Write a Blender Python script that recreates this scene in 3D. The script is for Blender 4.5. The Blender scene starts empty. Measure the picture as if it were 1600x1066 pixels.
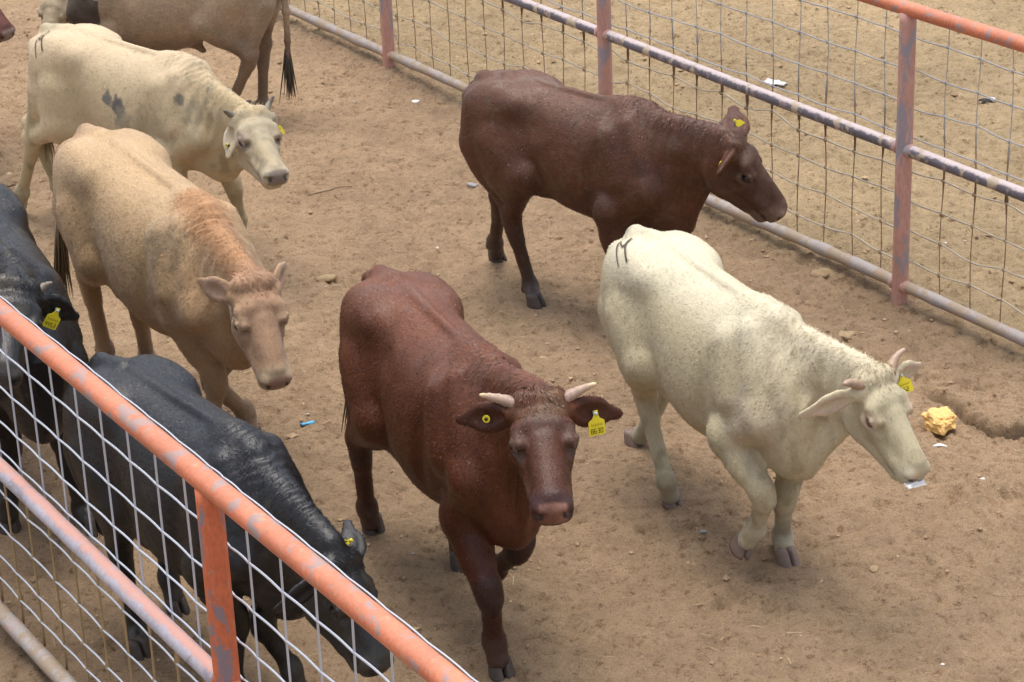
import bpy, bmesh, math, random
import numpy as np
from mathutils import Vector, Matrix
from mathutils.bvhtree import BVHTree

R = math.radians
scene = bpy.context.scene
COL = scene.collection

# ------------------------------------------------------------------ camera
CAM_H, CAM_F, CAM_PITCH, CAM_ROLL = 4.6847, 3735.7, 0.4144, -0.0407     # metres, pixels of a 1600 wide frame, radians
_fw = np.array([0, math.cos(CAM_PITCH), -math.sin(CAM_PITCH)])
_rt = np.array([1.0, 0, 0]); _up = np.cross(_rt, _fw)
_c, _s = math.cos(CAM_ROLL), math.sin(CAM_ROLL)
_rt, _up = _c * _rt + _s * _up, -_s * _rt + _c * _up
cd = bpy.data.cameras.new('camera'); cam = bpy.data.objects.new('camera', cd); COL.objects.link(cam)
cd.sensor_width = 36; cd.lens = 36 * CAM_F / 1600; cd.clip_end = 2000; cd.clip_start = 0.1
M = Matrix.Identity(4)
for i in range(3):
    M[i][0], M[i][1], M[i][2] = _rt[i], _up[i], -_fw[i]
M[2][3] = CAM_H
cam.matrix_world = M
scene.camera = cam

def view_ray(px, py):
    v = _fw + (px - 800) / CAM_F * _rt - (py - 533) / CAM_F * _up
    return v / np.linalg.norm(v)
def ground_at(px, py, z=0.0):
    """the point of the ground that the photograph shows at this pixel"""
    v = view_ray(px, py)
    return np.array([0, 0, CAM_H]) + v * ((z - CAM_H) / v[2])

# ------------------------------------------------------------------ light
SUN_EL, SUN_AZ = R(83), R(345)      # azimuth clockwise from +Y
w = bpy.data.worlds.new('World'); scene.world = w; w.use_nodes = True
nt = w.node_tree; bg = nt.nodes['Background']
sky = nt.nodes.new('ShaderNodeTexSky'); sky.sky_type = 'NISHITA'; sky.sun_disc = False
sky.sun_elevation = SUN_EL; sky.sun_rotation = SUN_AZ
sky.dust_density = 4.0; sky.air_density = 1.0; sky.ozone_density = 1.0
hz_ = nt.nodes.new('ShaderNodeHueSaturation'); hz_.inputs['Saturation'].default_value = .55          # milky overcast
nt.links.new(sky.outputs[0], hz_.inputs['Color']); nt.links.new(hz_.outputs[0], bg.inputs[0]); bg.inputs[1].default_value = 0.155
sl = bpy.data.lights.new('sun', 'SUN'); sl.energy = 1.25; sl.angle = R(34); sl.color = (1, .95, .88)
so = bpy.data.objects.new('sun', sl); COL.objects.link(so); so.location = (0, 0, 30)
sd = Vector((math.sin(SUN_AZ) * math.cos(SUN_EL), math.cos(SUN_AZ) * math.cos(SUN_EL), math.sin(SUN_EL)))
so.rotation_euler = sd.to_track_quat('Z', 'Y').to_euler()
vs = scene.view_settings; vs.view_transform = 'Standard'; vs.look = 'None'; vs.gamma = 1; vs.exposure = 0.70
vs.use_curve_mapping = False

# ------------------------------------------------------------------ helpers
def tag(o, label=None, cat=None, group=None, kind=None):
    if label: o['label'] = label
    if cat: o['category'] = cat
    if group: o['group'] = group
    if kind: o['kind'] = kind
    return o
def empty(name, loc, rz=0):
    o = bpy.data.objects.new(name, None); COL.objects.link(o)
    o.location = loc; o.rotation_euler = (0, 0, rz); o.empty_display_size = .2
    return o
def mesh_obj(name, verts, faces, mat, parent=None, smooth=True, cols=None):
    me = bpy.data.meshes.new(name)
    verts = np.asarray(verts, np.float32)
    if isinstance(faces, np.ndarray):
        n, k = faces.shape
        me.vertices.add(len(verts)); me.vertices.foreach_set('co', verts.ravel())
        me.loops.add(n * k); me.loops.foreach_set('vertex_index', faces.astype(np.int32).ravel())
        me.polygons.add(n); me.polygons.foreach_set('loop_start', np.arange(0, n * k, k, dtype=np.int32))
        me.update(calc_edges=True); me.validate()
    else:
        me.from_pydata([tuple(map(float, v)) for v in verts], [], [tuple(map(int, f)) for f in faces]); me.update()
    me.polygons.foreach_set('use_smooth', [smooth] * len(me.polygons))
    if cols is not None:
        a = me.color_attributes.new('tint', 'FLOAT_COLOR', 'POINT')
        c4 = np.ones((len(me.vertices), 4), np.float32); c4[:, :3] = cols[:len(me.vertices)]
        a.data.foreach_set('color', c4.ravel())
    if mat: me.materials.append(mat)
    o = bpy.data.objects.new(name, me); COL.objects.link(o)
    if parent: o.parent = parent
    return o
class MB:
    """collects tubes, blocks and lofts; build() links them as one mesh object"""
    def __init__(s): s.v = []; s.f = []; s.c = []
    def add(s, verts, faces, col=(1, 1, 1)):
        b = len(s.v); s.v += [tuple(p) for p in verts]; s.f += [tuple(i + b for i in f) for f in faces]
        s.c += [col] * len(verts) if not isinstance(col, list) else col
    def tube(s, pts, rad, n=8, col=(1, 1, 1), caps=True):
        pts = [np.asarray(p, float) for p in pts]; m = len(pts)
        if not hasattr(rad, '__len__'): rad = [rad] * m
        V = []; ref = None
        for i in range(m):
            t = pts[min(i + 1, m - 1)] - pts[max(i - 1, 0)]; t = t / (np.linalg.norm(t) + 1e-12)
            if ref is None: ref = np.array([0, 0, 1.0]) if abs(t[2]) < .9 else np.array([1.0, 0, 0])
            u = np.cross(t, ref); u /= np.linalg.norm(u); v = np.cross(u, t); ref = v
            for j in range(n):
                a = 2 * math.pi * j / n; V.append(pts[i] + rad[i] * (math.cos(a) * u + math.sin(a) * v))
        F = []
        for i in range(m - 1):
            for j in range(n):
                k = (j + 1) % n; F.append((i * n + j, i * n + k, (i + 1) * n + k, (i + 1) * n + j))
        if caps: F.append(tuple(range(n))[::-1]); F.append(tuple((m - 1) * n + j for j in range(n)))
        cl = col
        if isinstance(col, list): cl = [c for c in col for _ in range(n)]
        s.add(V, F, cl)
    def build(s, name, mat, parent=None, smooth=True, tint=False):
        return mesh_obj(name, s.v, s.f, mat, parent, smooth, np.array(s.c) if tint else None)

def _hash(ix, iy, iz, seed):
    h = (ix.astype(np.int64) * 374761393 + iy.astype(np.int64) * 668265263 + iz.astype(np.int64) * 2147483647 + seed * 974711) & 0xffffffff
    h = ((h ^ (h >> 13)) * 1274126177) & 0xffffffff
    h = ((h ^ (h >> 16)) * 2246822519) & 0xffffffff
    return ((h ^ (h >> 15)) & 0xffffff).astype(np.float32) / 0xffffff
def noise3(P, freq, seed=0):
    """smooth value noise, 0..1, at points P (N,3)"""
    q = np.asarray(P, np.float64) * freq; i = np.floor(q); f = (q - i); f = f * f * (3 - 2 * f); i = i.astype(np.int64)
    r = 0
    for dx in (0, 1):
        for dy in (0, 1):
            for dz in (0, 1):
                wgt = (f[:, 0] if dx else 1 - f[:, 0]) * (f[:, 1] if dy else 1 - f[:, 1]) * (f[:, 2] if dz else 1 - f[:, 2])
                r = r + wgt * _hash(i[:, 0] + dx, i[:, 1] + dy, i[:, 2] + dz, seed)
    return r.astype(np.float32)
def noise2(x, y, freq, seed=0):
    fx, fy = np.asarray(x) * freq, np.asarray(y) * freq
    ix, iy = np.floor(fx), np.floor(fy); u, v = fx - ix, fy - iy; u = u * u * (3 - 2 * u); v = v * v * (3 - 2 * v)
    ix = ix.astype(np.int64); iy = iy.astype(np.int64); z = np.zeros_like(ix)
    h = lambda a, b: _hash(ix + a, iy + b, z, seed)
    return (h(0, 0) * (1 - u) + h(1, 0) * u) * (1 - v) + (h(0, 1) * (1 - u) + h(1, 1) * u) * v
def sstep(a, b, x):
    t = np.clip((x - a) / (b - a), 0, 1); return t * t * (3 - 2 * t)

# ------------------------------------------------------------------ materials
class NT:
    def __init__(s, name, rough=.8, spec=.3):
        s.m = bpy.data.materials.new(name); s.m.use_nodes = True; s.t = s.m.node_tree
        s.b = s.t.nodes['Principled BSDF']; s.b.inputs['Roughness'].default_value = rough
        s.b.inputs['Specular IOR Level'].default_value = spec
    def n(s, typ, **kw):
        o = s.t.nodes.new(typ)
        for k, v in kw.items():
            if k[0] == '_': setattr(o, k[1:], v)
            else: o.inputs[k.replace('_', ' ')].default_value = v
        return o
    def l(s, a, b): s.t.links.new(a, b)
    def coord(s, scale=(1, 1, 1), kind='Object'):
        tc = s.n('ShaderNodeTexCoord'); mp = s.n('ShaderNodeMapping'); mp.inputs['Scale'].default_value = scale
        s.l(tc.outputs[kind], mp.inputs[0]); return mp.outputs[0]
    def noise(s, vec, scale, detail=4, rough=.55, dist=0):
        o = s.n('ShaderNodeTexNoise', Scale=scale, Detail=detail, Roughness=rough, Distortion=dist); s.l(vec, o.inputs['Vector']); return o.outputs['Fac']
    def ramp(s, fac, stops):
        o = s.n('ShaderNodeValToRGB'); e = o.color_ramp.elements
        while len(e) < len(stops): e.new(.5)
        for k, (p, c) in zip(e, stops):
            k.position = p; k.color = (c, c, c, 1) if not hasattr(c, '__len__') else (*c, 1)
        s.l(fac, o.inputs[0]); return o.outputs[0]
    def mix(s, fac, a, b, mode='MIX'):
        o = s.n('ShaderNodeMix', _data_type='RGBA', _blend_type=mode)
        for sock, v in ((o.inputs[0], fac), (o.inputs[6], a), (o.inputs[7], b)):
            if hasattr(v, 'links'): s.l(v, sock)
            elif hasattr(v, '__len__'): sock.default_value = (*v, 1)
            else: sock.default_value = v
        return o.outputs[2]
    def math(s, op, a, b=0.0):
        o = s.n('ShaderNodeMath', _operation=op)
        for sock, v in ((o.inputs[0], a), (o.inputs[1], b)):
            if hasattr(v, 'links'): s.l(v, sock)
            else: sock.default_value = v
        return o.outputs[0]
    def bump(s, h, strength=.3, dist=.01, normal=None):
        o = s.n('ShaderNodeBump', Strength=strength, Distance=dist); s.l(h, o.inputs['Height'])
        if normal is not None: s.l(normal, o.inputs['Normal'])
        s.l(o.outputs[0], s.b.inputs['Normal']); return o.outputs[0]
    def color(s, c):
        if hasattr(c, 'links'): s.l(c, s.b.inputs['Base Color'])
        else: s.b.inputs['Base Color'].default_value = (*c, 1)
    def attr(s, name='tint'):
        o = s.n('ShaderNodeAttribute'); o.attribute_name = name; return o.outputs['Color']

def mat_fur(name, rough=.55, spec=.3):
    t = NT(name, rough, spec); t.color(t.attr()); return t.m
def plain(name, c, rough=.7, spec=.3, nscale=40, amt=.35, bump=.15):
    t = NT(name, rough, spec); v = t.coord()
    f = t.noise(v, nscale, 5)
    t.color(t.mix(f, tuple(x * (1 - amt) for x in c), tuple(min(1, x * (1 + amt)) for x in c)))
    t.bump(f, bump, .01); return t.m

def mat_ground():
    t = NT('dry_earth', .95, .1); v = t.coord(kind='Object'); a = t.attr()
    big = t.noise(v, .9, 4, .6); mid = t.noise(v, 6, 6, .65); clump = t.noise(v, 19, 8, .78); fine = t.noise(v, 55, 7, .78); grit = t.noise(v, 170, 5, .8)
    c = t.mix(1.0, a, t.ramp(big, [(.3, .88), (.7, 1.1)]), 'MULTIPLY')
    c = t.mix(1.0, c, t.ramp(mid, [(.3, .84), (.7, 1.1)]), 'MULTIPLY')
    c = t.mix(t.ramp(clump, [(.38, .8), (.455, 0)]), c, t.mix(1.0, c, (.50, .44, .38), 'MULTIPLY'))     # shade of the hollows painted in, along with dark damp crumbs
    c = t.mix(1.0, c, t.ramp(fine, [(.30, .68), (.46, 1.0), (.75, 1.10)]), 'MULTIPLY')
    c = t.mix(1.0, c, t.ramp(grit, [(.34, .50), (.47, 1.0), (.68, 1.26)]), 'MULTIPLY')
    t.color(c)
    h = t.math('ADD', t.math('ADD', t.math('MULTIPLY', clump, 1.1), t.math('MULTIPLY', fine, .8)), t.math('MULTIPLY', grit, .3))
    t.bump(h, 1.0, .03)
    return t.m

def mat_paint(name, paint, worn, dirt, wear=.52, dust=.5, scale=9, dustc=None, rings=0.0, stretch=(1, 1, 1), ringc=None, thr=(.28, .62)):
    """old painted pipe: paint, grey worn blotches, splashed dirt, and dust lying on the upper side, on the middle rail with painted sky reflection"""
    t = NT(name, .55, .35); v = t.coord(stretch)
    n1 = t.noise(v, scale, 6, .62, .4); n2 = t.noise(v, scale * 2.7, 6, .65); n3 = t.noise(v, scale * .45, 3); n4 = t.noise(v, scale * 7, 4)
    c = t.mix(t.ramp(n3, [(.35, 0), (.7, 1)]), tuple(x * .86 for x in paint), tuple(min(1, x * 1.12) for x in paint))
    c = t.mix(1.0, c, t.ramp(n4, [(.3, .84), (.7, 1.10)]), 'MULTIPLY')
    c = t.mix(t.ramp(n1, [(wear, 0), (wear + .05, 1)]), c, worn)
    g = t.n('ShaderNodeNewGeometry'); sx = t.n('ShaderNodeSeparateXYZ'); t.l(g.outputs['Normal'], sx.inputs[0])
    up = t.math('ADD', sx.outputs[2], t.math('MULTIPLY', t.math('SUBTRACT', n2, .5), 1.1))
    c = t.mix(t.math('MULTIPLY', t.ramp(up, [(thr[0], 0), (thr[1], 1)]), dust), c, dustc or tuple(min(1, x * 1.25) for x in dirt))
    if rings:
        dp = t.n('ShaderNodeVectorMath', _operation='DOT_PRODUCT'); t.l(t.coord(), dp.inputs[0]); dp.inputs[1].default_value = (-.53034, .84778, 0)
        cb = t.n('ShaderNodeCombineXYZ'); t.l(dp.outputs['Value'], cb.inputs[0])
        r1 = t.noise(cb.outputs[0], 5.5, 4, .6)
        rr = t.math('ADD', r1, t.math('MULTIPLY', t.math('SUBTRACT', n2, .5), .5))
        c = t.mix(t.ramp(rr, [(.62 - .12 * rings, 0), (.66 - .12 * rings, .9)]), c, ringc or dirt)
    c = t.mix(t.ramp(n2, [(.60, 0), (.67, .8)]), c, dirt)
    t.color(c)
    t.bump(n2, .45, .006); return t.m

def mat_coat(name, rough=.6, spec=.35, fleck=(.5, .4, .28), fleck_amt=.0, sheen=.15, var=.22, hair_amt=1.0, bump=.4):
    t = NT(name, rough, spec); a = t.attr()
    big = t.noise(t.coord((4, 4, 4)), 1, 4, .6)
    hair = t.noise(t.coord((34, 120, 60)), 1, 4, .65, .6)
    hair2 = t.noise(t.coord((90, 260, 130)), 1, 3, .6, .3)
    c = t.mix(1.0, a, t.ramp(big, [(.3, 1 - var), (.7, 1 + var)]), 'MULTIPLY')
    c = t.mix(1.0, c, t.ramp(hair, [(.3, 1 - .2 * hair_amt), (.7, 1 + .15 * hair_amt)]), 'MULTIPLY')
    c = t.mix(1.0, c, t.ramp(hair2, [(.3, 1 - .18 * hair_amt), (.7, 1 + .13 * hair_amt)]), 'MULTIPLY')
    if fleck_amt:
        sp = t.noise(t.coord((120, 120, 120)), 1, 2, .5); ar = t.noise(t.coord((5, 5, 5)), 1, 3)
        m = t.math('MULTIPLY', t.ramp(sp, [(.62, 0), (.72, 1)]), t.math('MULTIPLY', t.ramp(ar, [(.4, 0), (.65, 1)]), fleck_amt))
        c = t.mix(m, c, fleck)
    t.color(c)
    t.l(t.ramp(big, [(.3, rough - .1), (.7, rough + .12)]), t.b.inputs['Roughness'])
    t.b.inputs['Sheen Weight'].default_value = sheen; t.b.inputs['Sheen Roughness'].default_value = .5
    lump = t.noise(t.coord((9, 12, 12)), 1, 2, .45)
    h = t.math('ADD', t.math('ADD', t.math('MULTIPLY', hair, .35), t.math('MULTIPLY', hair2, .2)), t.math('MULTIPLY', lump, .9))
    t.bump(h, bump, .012)
    return t.m
# ------------------------------------------------------------------ cattle: one smooth body grown from a posed skeleton
FIT = {
    'cream': {"pos": [0.794, 8.694], "psi": -63.7, "s": 0.962, "pit": -0.024, "lf": 0.975, "hs": 1.006, "hp": [0.991, 0.114, 1.089], "hx": [0.675, 0.134, -0.726], "hz": [0.723, 0.078, 0.687], "legs": {"EL": [0.424, 0.165, 0.573], "KL": [0.418, 0.09, 0.292], "FL": [0.353, 0.123, 0.072], "HL": [0.456, 0.084, 0.0], "SL": [-0.283, 0.209, 0.671], "JL": [-0.578, 0.16, 0.447], "GL": [-0.759, 0.133, 0.129], "TL": [-0.844, 0.102, 0.002], "ER": [0.392, -0.17, 0.614], "KR": [0.612, -0.129, 0.441], "FR": [0.503, -0.106, 0.24], "HR": [0.438, -0.138, 0.125], "SR": [-0.225, -0.215, 0.709], "JR": [-0.431, -0.077, 0.44], "GR": [-0.22, -0.098, 0.141], "TR": [-0.241, -0.054, 0.0]}, "ear": {"L": [0.039, 0.286, -0.103], "R": [0.03, -0.317, -0.149]}, "horn": {"L": [-0.024, 0.166, 0.006], "R": [0.014, -0.19, 0.035]}},
    'red': {"pos": [-0.271, 8.18], "psi": -67.0, "s": 1.03, "pit": 0.004, "lf": 0.931, "hs": 1.045, "hp": [0.931, -0.024, 1.267], "hx": [0.848, -0.285, -0.447], "hz": [0.418, -0.16, 0.894], "legs": {"EL": [0.35, 0.171, 0.655], "KL": [0.44, 0.097, 0.398], "FL": [0.273, 0.07, 0.244], "HL": [0.166, 0.042, 0.168], "SL": [-0.224, 0.211, 0.684], "JL": [-0.483, 0.155, 0.427], "GL": [-0.285, 0.141, 0.121], "TL": [-0.195, 0.119, -0.001], "ER": [0.443, -0.12, 0.571], "KR": [0.62, -0.102, 0.361], "FR": [0.573, -0.074, 0.136], "HR": [0.601, -0.063, 0.001], "SR": [-0.206, -0.211, 0.697], "JR": [-0.485, -0.167, 0.465], "GR": [-0.605, -0.113, 0.134], "TR": [-0.643, -0.08, -0.001]}, "ear": {"L": [0.03, 0.267, -0.134], "R": [0.01, -0.263, -0.118]}, "horn": {"L": [0.016, 0.181, 0.015], "R": [0.021, -0.184, 0.014]}},
    'brown': {"pos": [0.343, 11.051], "psi": -41.9, "s": 0.974, "pit": -0.01, "lf": 0.937, "hs": 1.067, "hp": [1.008, -0.007, 1.14], "hx": [0.513, 0.356, -0.781], "hz": [0.74, 0.277, 0.613], "legs": {"EL": [0.362, 0.17, 0.634], "KL": [0.409, 0.15, 0.356], "FL": [0.387, 0.14, 0.127], "HL": [0.435, 0.14, -0.0], "SL": [-0.3, 0.202, 0.65], "JL": [-0.559, 0.047, 0.421], "GL": [-0.725, 0.177, 0.132], "TL": [-0.763, 0.233, 0.001], "ER": [0.356, -0.176, 0.639], "KR": [0.401, -0.15, 0.362], "FR": [0.395, -0.14, 0.131], "HR": [0.43, -0.14, 0.0], "SR": [-0.194, -0.218, 0.72], "JR": [-0.344, -0.106, 0.41], "GR": [-0.281, -0.052, 0.065], "TR": [-0.177, -0.131, 0.001]}, "ear": {"L": [-0.033, 0.298, -0.066], "R": [0.035, -0.263, -0.075]}, "horn": {}},
    'tan': {"pos": [-1.55, 9.937], "psi": -56.0, "s": 1.041, "pit": -0.073, "lf": 0.995, "hs": 1.02, "hp": [0.967, -0.071, 1.002], "hx": [0.665, -0.136, -0.734], "hz": [0.721, -0.141, 0.679], "legs": {"EL": [0.428, 0.153, 0.547], "KL": [0.358, -0.002, 0.305], "FL": [0.384, 0.14, 0.125], "HL": [0.436, 0.14, -0.0], "SL": [-0.281, 0.205, 0.693], "JL": [-0.399, 0.055, 0.372], "GL": [-0.553, 0.139, 0.057], "TL": [-0.416, 0.151, -0.0], "ER": [0.388, -0.121, 0.637], "KR": [0.534, -0.051, 0.39], "FR": [0.524, -0.105, 0.152], "HR": [0.524, -0.116, 0.002], "SR": [-0.25, -0.211, 0.714], "JR": [-0.539, -0.11, 0.507], "GR": [-0.556, -0.062, 0.15], "TR": [-0.553, -0.105, 0.001]}, "ear": {"L": [-0.066, 0.175, -0.114], "R": [-0.047, -0.194, -0.073]}, "horn": {}},
    'pale': {"pos": [-2.007, 12.269], "psi": -35.2, "s": 0.948, "pit": -0.076, "lf": 0.98, "shift": 0.05, "hs": 1.127, "hp": [0.988, -0.086, 0.975], "hx": [0.782, -0.471, -0.408], "hz": [0.367, -0.181, 0.912], "legs": {"EL": [0.445, 0.17, 0.601], "KL": [0.607, 0.155, 0.369], "FL": [0.573, 0.219, 0.15], "HL": [0.573, 0.195, 0.002], "SL": [-0.488, 0.184, 0.659], "JL": [-0.815, 0.024, 0.509], "GL": [-0.764, 0.122, 0.156], "TL": [-0.754, 0.135, 0.001], "ER": [0.434, -0.17, 0.621], "KR": [0.489, -0.149, 0.345], "FR": [0.435, -0.14, 0.122], "HR": [0.495, -0.14, 0.0], "SR": [-0.349, -0.206, 0.681], "JR": [-0.665, -0.129, 0.489], "GR": [-0.843, -0.091, 0.162], "TR": [-0.907, -0.087, 0.007]}, "ear": {"L": [0.007, 0.159, -0.172], "R": [0.15, -0.145, -0.18]}, "horn": {"L": [-0.022, 0.13, 0.02], "R": [0.033, -0.141, 0.021]}},
    'blackA': {"pos": [-1.181, 7.708], "psi": -52.0, "s": 0.959, "pit": -0.009, "lf": 0.949, "hs": 0.98, "hp": [1.006, 0.001, 0.928], "hx": [0.59, 0.065, -0.804], "hz": [0.774, 0.238, 0.587], "legs": {"EL": [0.395, 0.163, 0.596], "KL": [0.327, 0.051, 0.338], "FL": [0.389, 0.134, 0.131], "HL": [0.428, 0.139, 0.0], "SL": [-0.244, 0.21, 0.681], "JL": [-0.563, 0.16, 0.499], "GL": [-0.524, 0.15, 0.14], "TL": [-0.474, 0.15, -0.0], "ER": [0.353, -0.177, 0.661], "KR": [0.352, -0.061, 0.402], "FR": [0.359, -0.105, 0.158], "HR": [0.356, -0.114, 0.003], "SR": [-0.216, -0.214, 0.703], "JR": [-0.391, -0.121, 0.395], "GR": [-0.408, -0.083, 0.038], "TR": [-0.281, -0.144, 0.001]}, "ear": {"L": [-0.107, 0.225, -0.148], "R": [0.075, -0.296, -0.134]}, "horn": {}},
    'blackB': {"pos": [-2.163, 9.323], "psi": -67.2, "s": 1.036, "pit": -0.036, "lf": 1.028, "hs": 0.989, "hp": [0.85, -0.05, 1.261], "hx": [0.823, -0.342, -0.453], "hz": [0.526, 0.157, 0.836], "legs": {"EL": [0.493, 0.101, 0.547], "KL": [0.483, 0.128, 0.271], "FL": [0.44, 0.154, 0.05], "HL": [0.565, 0.179, -0.0], "SL": [-0.274, 0.21, 0.693], "JL": [-0.587, 0.16, 0.501], "GL": [-0.566, 0.15, 0.14], "TL": [-0.516, 0.15, 0.0], "ER": [0.41, -0.171, 0.63], "KR": [0.358, -0.081, 0.368], "FR": [0.381, -0.129, 0.14], "HR": [0.388, -0.136, 0.001], "SR": [-0.274, -0.21, 0.693], "JR": [-0.587, -0.16, 0.501], "GR": [-0.566, -0.15, 0.14], "TR": [-0.516, -0.15, 0.0]}, "ear": {"L": [0.037, 0.255, -0.143], "R": [-0.0, -0.27, -0.11]}, "horn": {"L": [0.013, 0.121, 0.01]}},
    'top': {"pos": [-1.987, 14.318], "psi": -187.5, "s": 0.941, "pit": -0.009, "lf": 1.014, "hs": 1.053, "hp": [0.759, 0.037, 0.925], "hx": [0.231, 0.615, -0.754], "hz": [0.159, 0.741, 0.653], "legs": {"EL": [0.399, 0.168, 0.647], "KL": [0.239, 0.093, 0.424], "FL": [0.25, 0.115, 0.169], "HL": [0.253, 0.12, 0.005], "SL": [-0.242, 0.21, 0.7], "JL": [-0.512, 0.186, 0.452], "GL": [-0.347, 0.112, 0.142], "TL": [-0.295, 0.104, 0.001], "ER": [0.407, -0.17, 0.639], "KR": [0.44, -0.15, 0.36], "FR": [0.429, -0.14, 0.13], "HR": [0.47, -0.14, -0.0], "SR": [-0.271, -0.21, 0.68], "JR": [-0.53, -0.143, 0.423], "GR": [-0.503, -0.119, 0.063], "TR": [-0.374, -0.153, -0.0]}, "ear": {"L": [0.044, 0.244, -0.11], "R": [0.0, -0.27, -0.11]}, "horn": {}},
    'edge': {"pos": [-3.607, 14.165], "psi": -46.4, "s": 0.991, "pit": 0.005, "lf": 0.996, "hs": 0.994, "hp": [0.88, -0.05, 1.207], "hx": [0.783, 0.088, -0.616], "hz": [0.621, -0.051, 0.782], "legs": {"EL": [0.399, 0.17, 0.641], "KL": [0.427, 0.15, 0.361], "FL": [0.42, 0.14, 0.131], "HL": [0.457, 0.14, 0.0], "SL": [-0.258, 0.21, 0.678], "JL": [-0.579, 0.16, 0.5], "GL": [-0.548, 0.15, 0.14], "TL": [-0.498, 0.15, -0.0], "ER": [0.399, -0.17, 0.641], "KR": [0.427, -0.15, 0.361], "FR": [0.42, -0.14, 0.131], "HR": [0.457, -0.14, 0.0], "SR": [-0.258, -0.21, 0.678], "JR": [-0.579, -0.16, 0.5], "GR": [-0.548, -0.15, 0.14], "TR": [-0.498, -0.15, -0.0]}, "ear": {"L": [0.0, 0.27, -0.11], "R": [-0.0, -0.27, -0.11]}, "horn": {}},
}
def smin(a, b, k):
    h = np.clip(.5 + .5 * (b - a) / k, 0, 1); return b * (1 - h) + a * h - k * h * (1 - h)
class Field:
    def __init__(s, axes):
        s.ax = [np.asarray(a, np.float32) for a in axes]; s.D = np.ones([len(a) for a in axes], np.float32)
    def sub(s, lo, hi):
        sl = []
        for a, l, h in zip(s.ax, lo, hi):
            i0 = int(np.searchsorted(a, l)); i1 = int(np.searchsorted(a, h)); sl.append(slice(i0, i1))
        if any(q.stop - q.start < 1 for q in sl): return None, None
        g = [s.ax[0][sl[0]][:, None, None], s.ax[1][sl[1]][None, :, None], s.ax[2][sl[2]][None, None, :]]
        return tuple(sl), g
    def put(s, sl, d, k, cut):
        if cut: s.D[sl] = -smin(-s.D[sl], d, k)
        else: s.D[sl] = smin(s.D[sl], d, k)
    def cap(s, a, b, ra, rb, k=.04, flat=None, cut=False):
        a, b = np.asarray(a, float), np.asarray(b, float); r = max(ra, rb) + k + .02
        sl, g = s.sub(np.minimum(a, b) - r, np.maximum(a, b) + r)
        if sl is None: return
        p = [g[i] - a[i] for i in range(3)]; ab = b - a
        if flat is not None:
            ax, f = flat; ax = np.asarray(ax, float); ax = ax / np.linalg.norm(ax)
            c = (p[0] * ax[0] + p[1] * ax[1] + p[2] * ax[2]) * (f - 1)
            p = [p[i] + ax[i] * c for i in range(3)]; ab = ab + ax * (ab @ ax) * (f - 1)
        t = np.clip((p[0] * ab[0] + p[1] * ab[1] + p[2] * ab[2]) / (ab @ ab + 1e-12), 0, 1)
        d = np.sqrt((p[0] - t * ab[0]) ** 2 + (p[1] - t * ab[1]) ** 2 + (p[2] - t * ab[2]) ** 2) - (ra + (rb - ra) * t)
        s.put(sl, d.astype(np.float32), k, cut)
    def ell(s, c, rad, k=.05, A=None, cut=False):
        c = np.asarray(c, float); rad = np.asarray(rad, float); m = rad.max() + k + .02
        sl, g = s.sub(c - m, c + m)
        if sl is None: return
        p = [g[i] - c[i] for i in range(3)]
        if A is not None: p = [p[0] * A[i][0] + p[1] * A[i][1] + p[2] * A[i][2] for i in range(3)]
        k0 = np.sqrt(sum((p[i] / rad[i]) ** 2 for i in range(3))); k1 = np.sqrt(sum((p[i] / rad[i] ** 2) ** 2 for i in range(3)))
        s.put(sl, (k0 * (k0 - 1) / (k1 + 1e-6)).astype(np.float32), k, cut)
    def loft(s, xs, zt, zb, wd, qu, ql, shift, k=.06):
        sl, g = s.sub((xs[0], -.45, zb.min() - .1), (xs[-1], .45, zt.max() + .1))
        x = g[0].ravel(); cr = lambda v: catmull(xs, v, x)[:, None, None]
        T, B, Wd, U, L, sh = cr(zt), cr(zb), cr(wd), cr(qu), cr(ql), cr(shift)
        zc = (T + B) / 2 + sh * (T - B); hz = np.where(g[2] > zc, T - zc, zc - B)
        q = np.where(g[2] > zc, U, L)
        f = ((np.abs(g[1]) / Wd) ** 2.2 + (np.abs(g[2] - zc) / hz) ** q) ** (1 / 2.2) - 1
        gx, gy, gz = np.gradient(f, *[a[q2] for a, q2 in zip(s.ax, sl)])
        d = f / np.maximum(np.sqrt(gx * gx + gy * gy + gz * gz), 1.0)
        s.put(sl, d.astype(np.float32), k, False)
def catmull(xs, v, x):
    xs = np.asarray(xs, float); v = np.asarray(v, float); m = np.gradient(v, xs)
    i = np.clip(np.searchsorted(xs, x) - 1, 0, len(xs) - 2); h = xs[i + 1] - xs[i]; t = np.clip((x - xs[i]) / h, 0, 1)
    return (2 * t ** 3 - 3 * t ** 2 + 1) * v[i] + (t ** 3 - 2 * t ** 2 + t) * h * m[i] + (-2 * t ** 3 + 3 * t ** 2) * v[i + 1] + (t ** 3 - t ** 2) * h * m[i + 1]
def axis(lo, hi, coarse, flo, fhi, fine):
    a = [lo]
    while a[-1] < hi: a.append(a[-1] + (fine if flo <= a[-1] <= fhi else coarse))
    return np.array(a)
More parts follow.
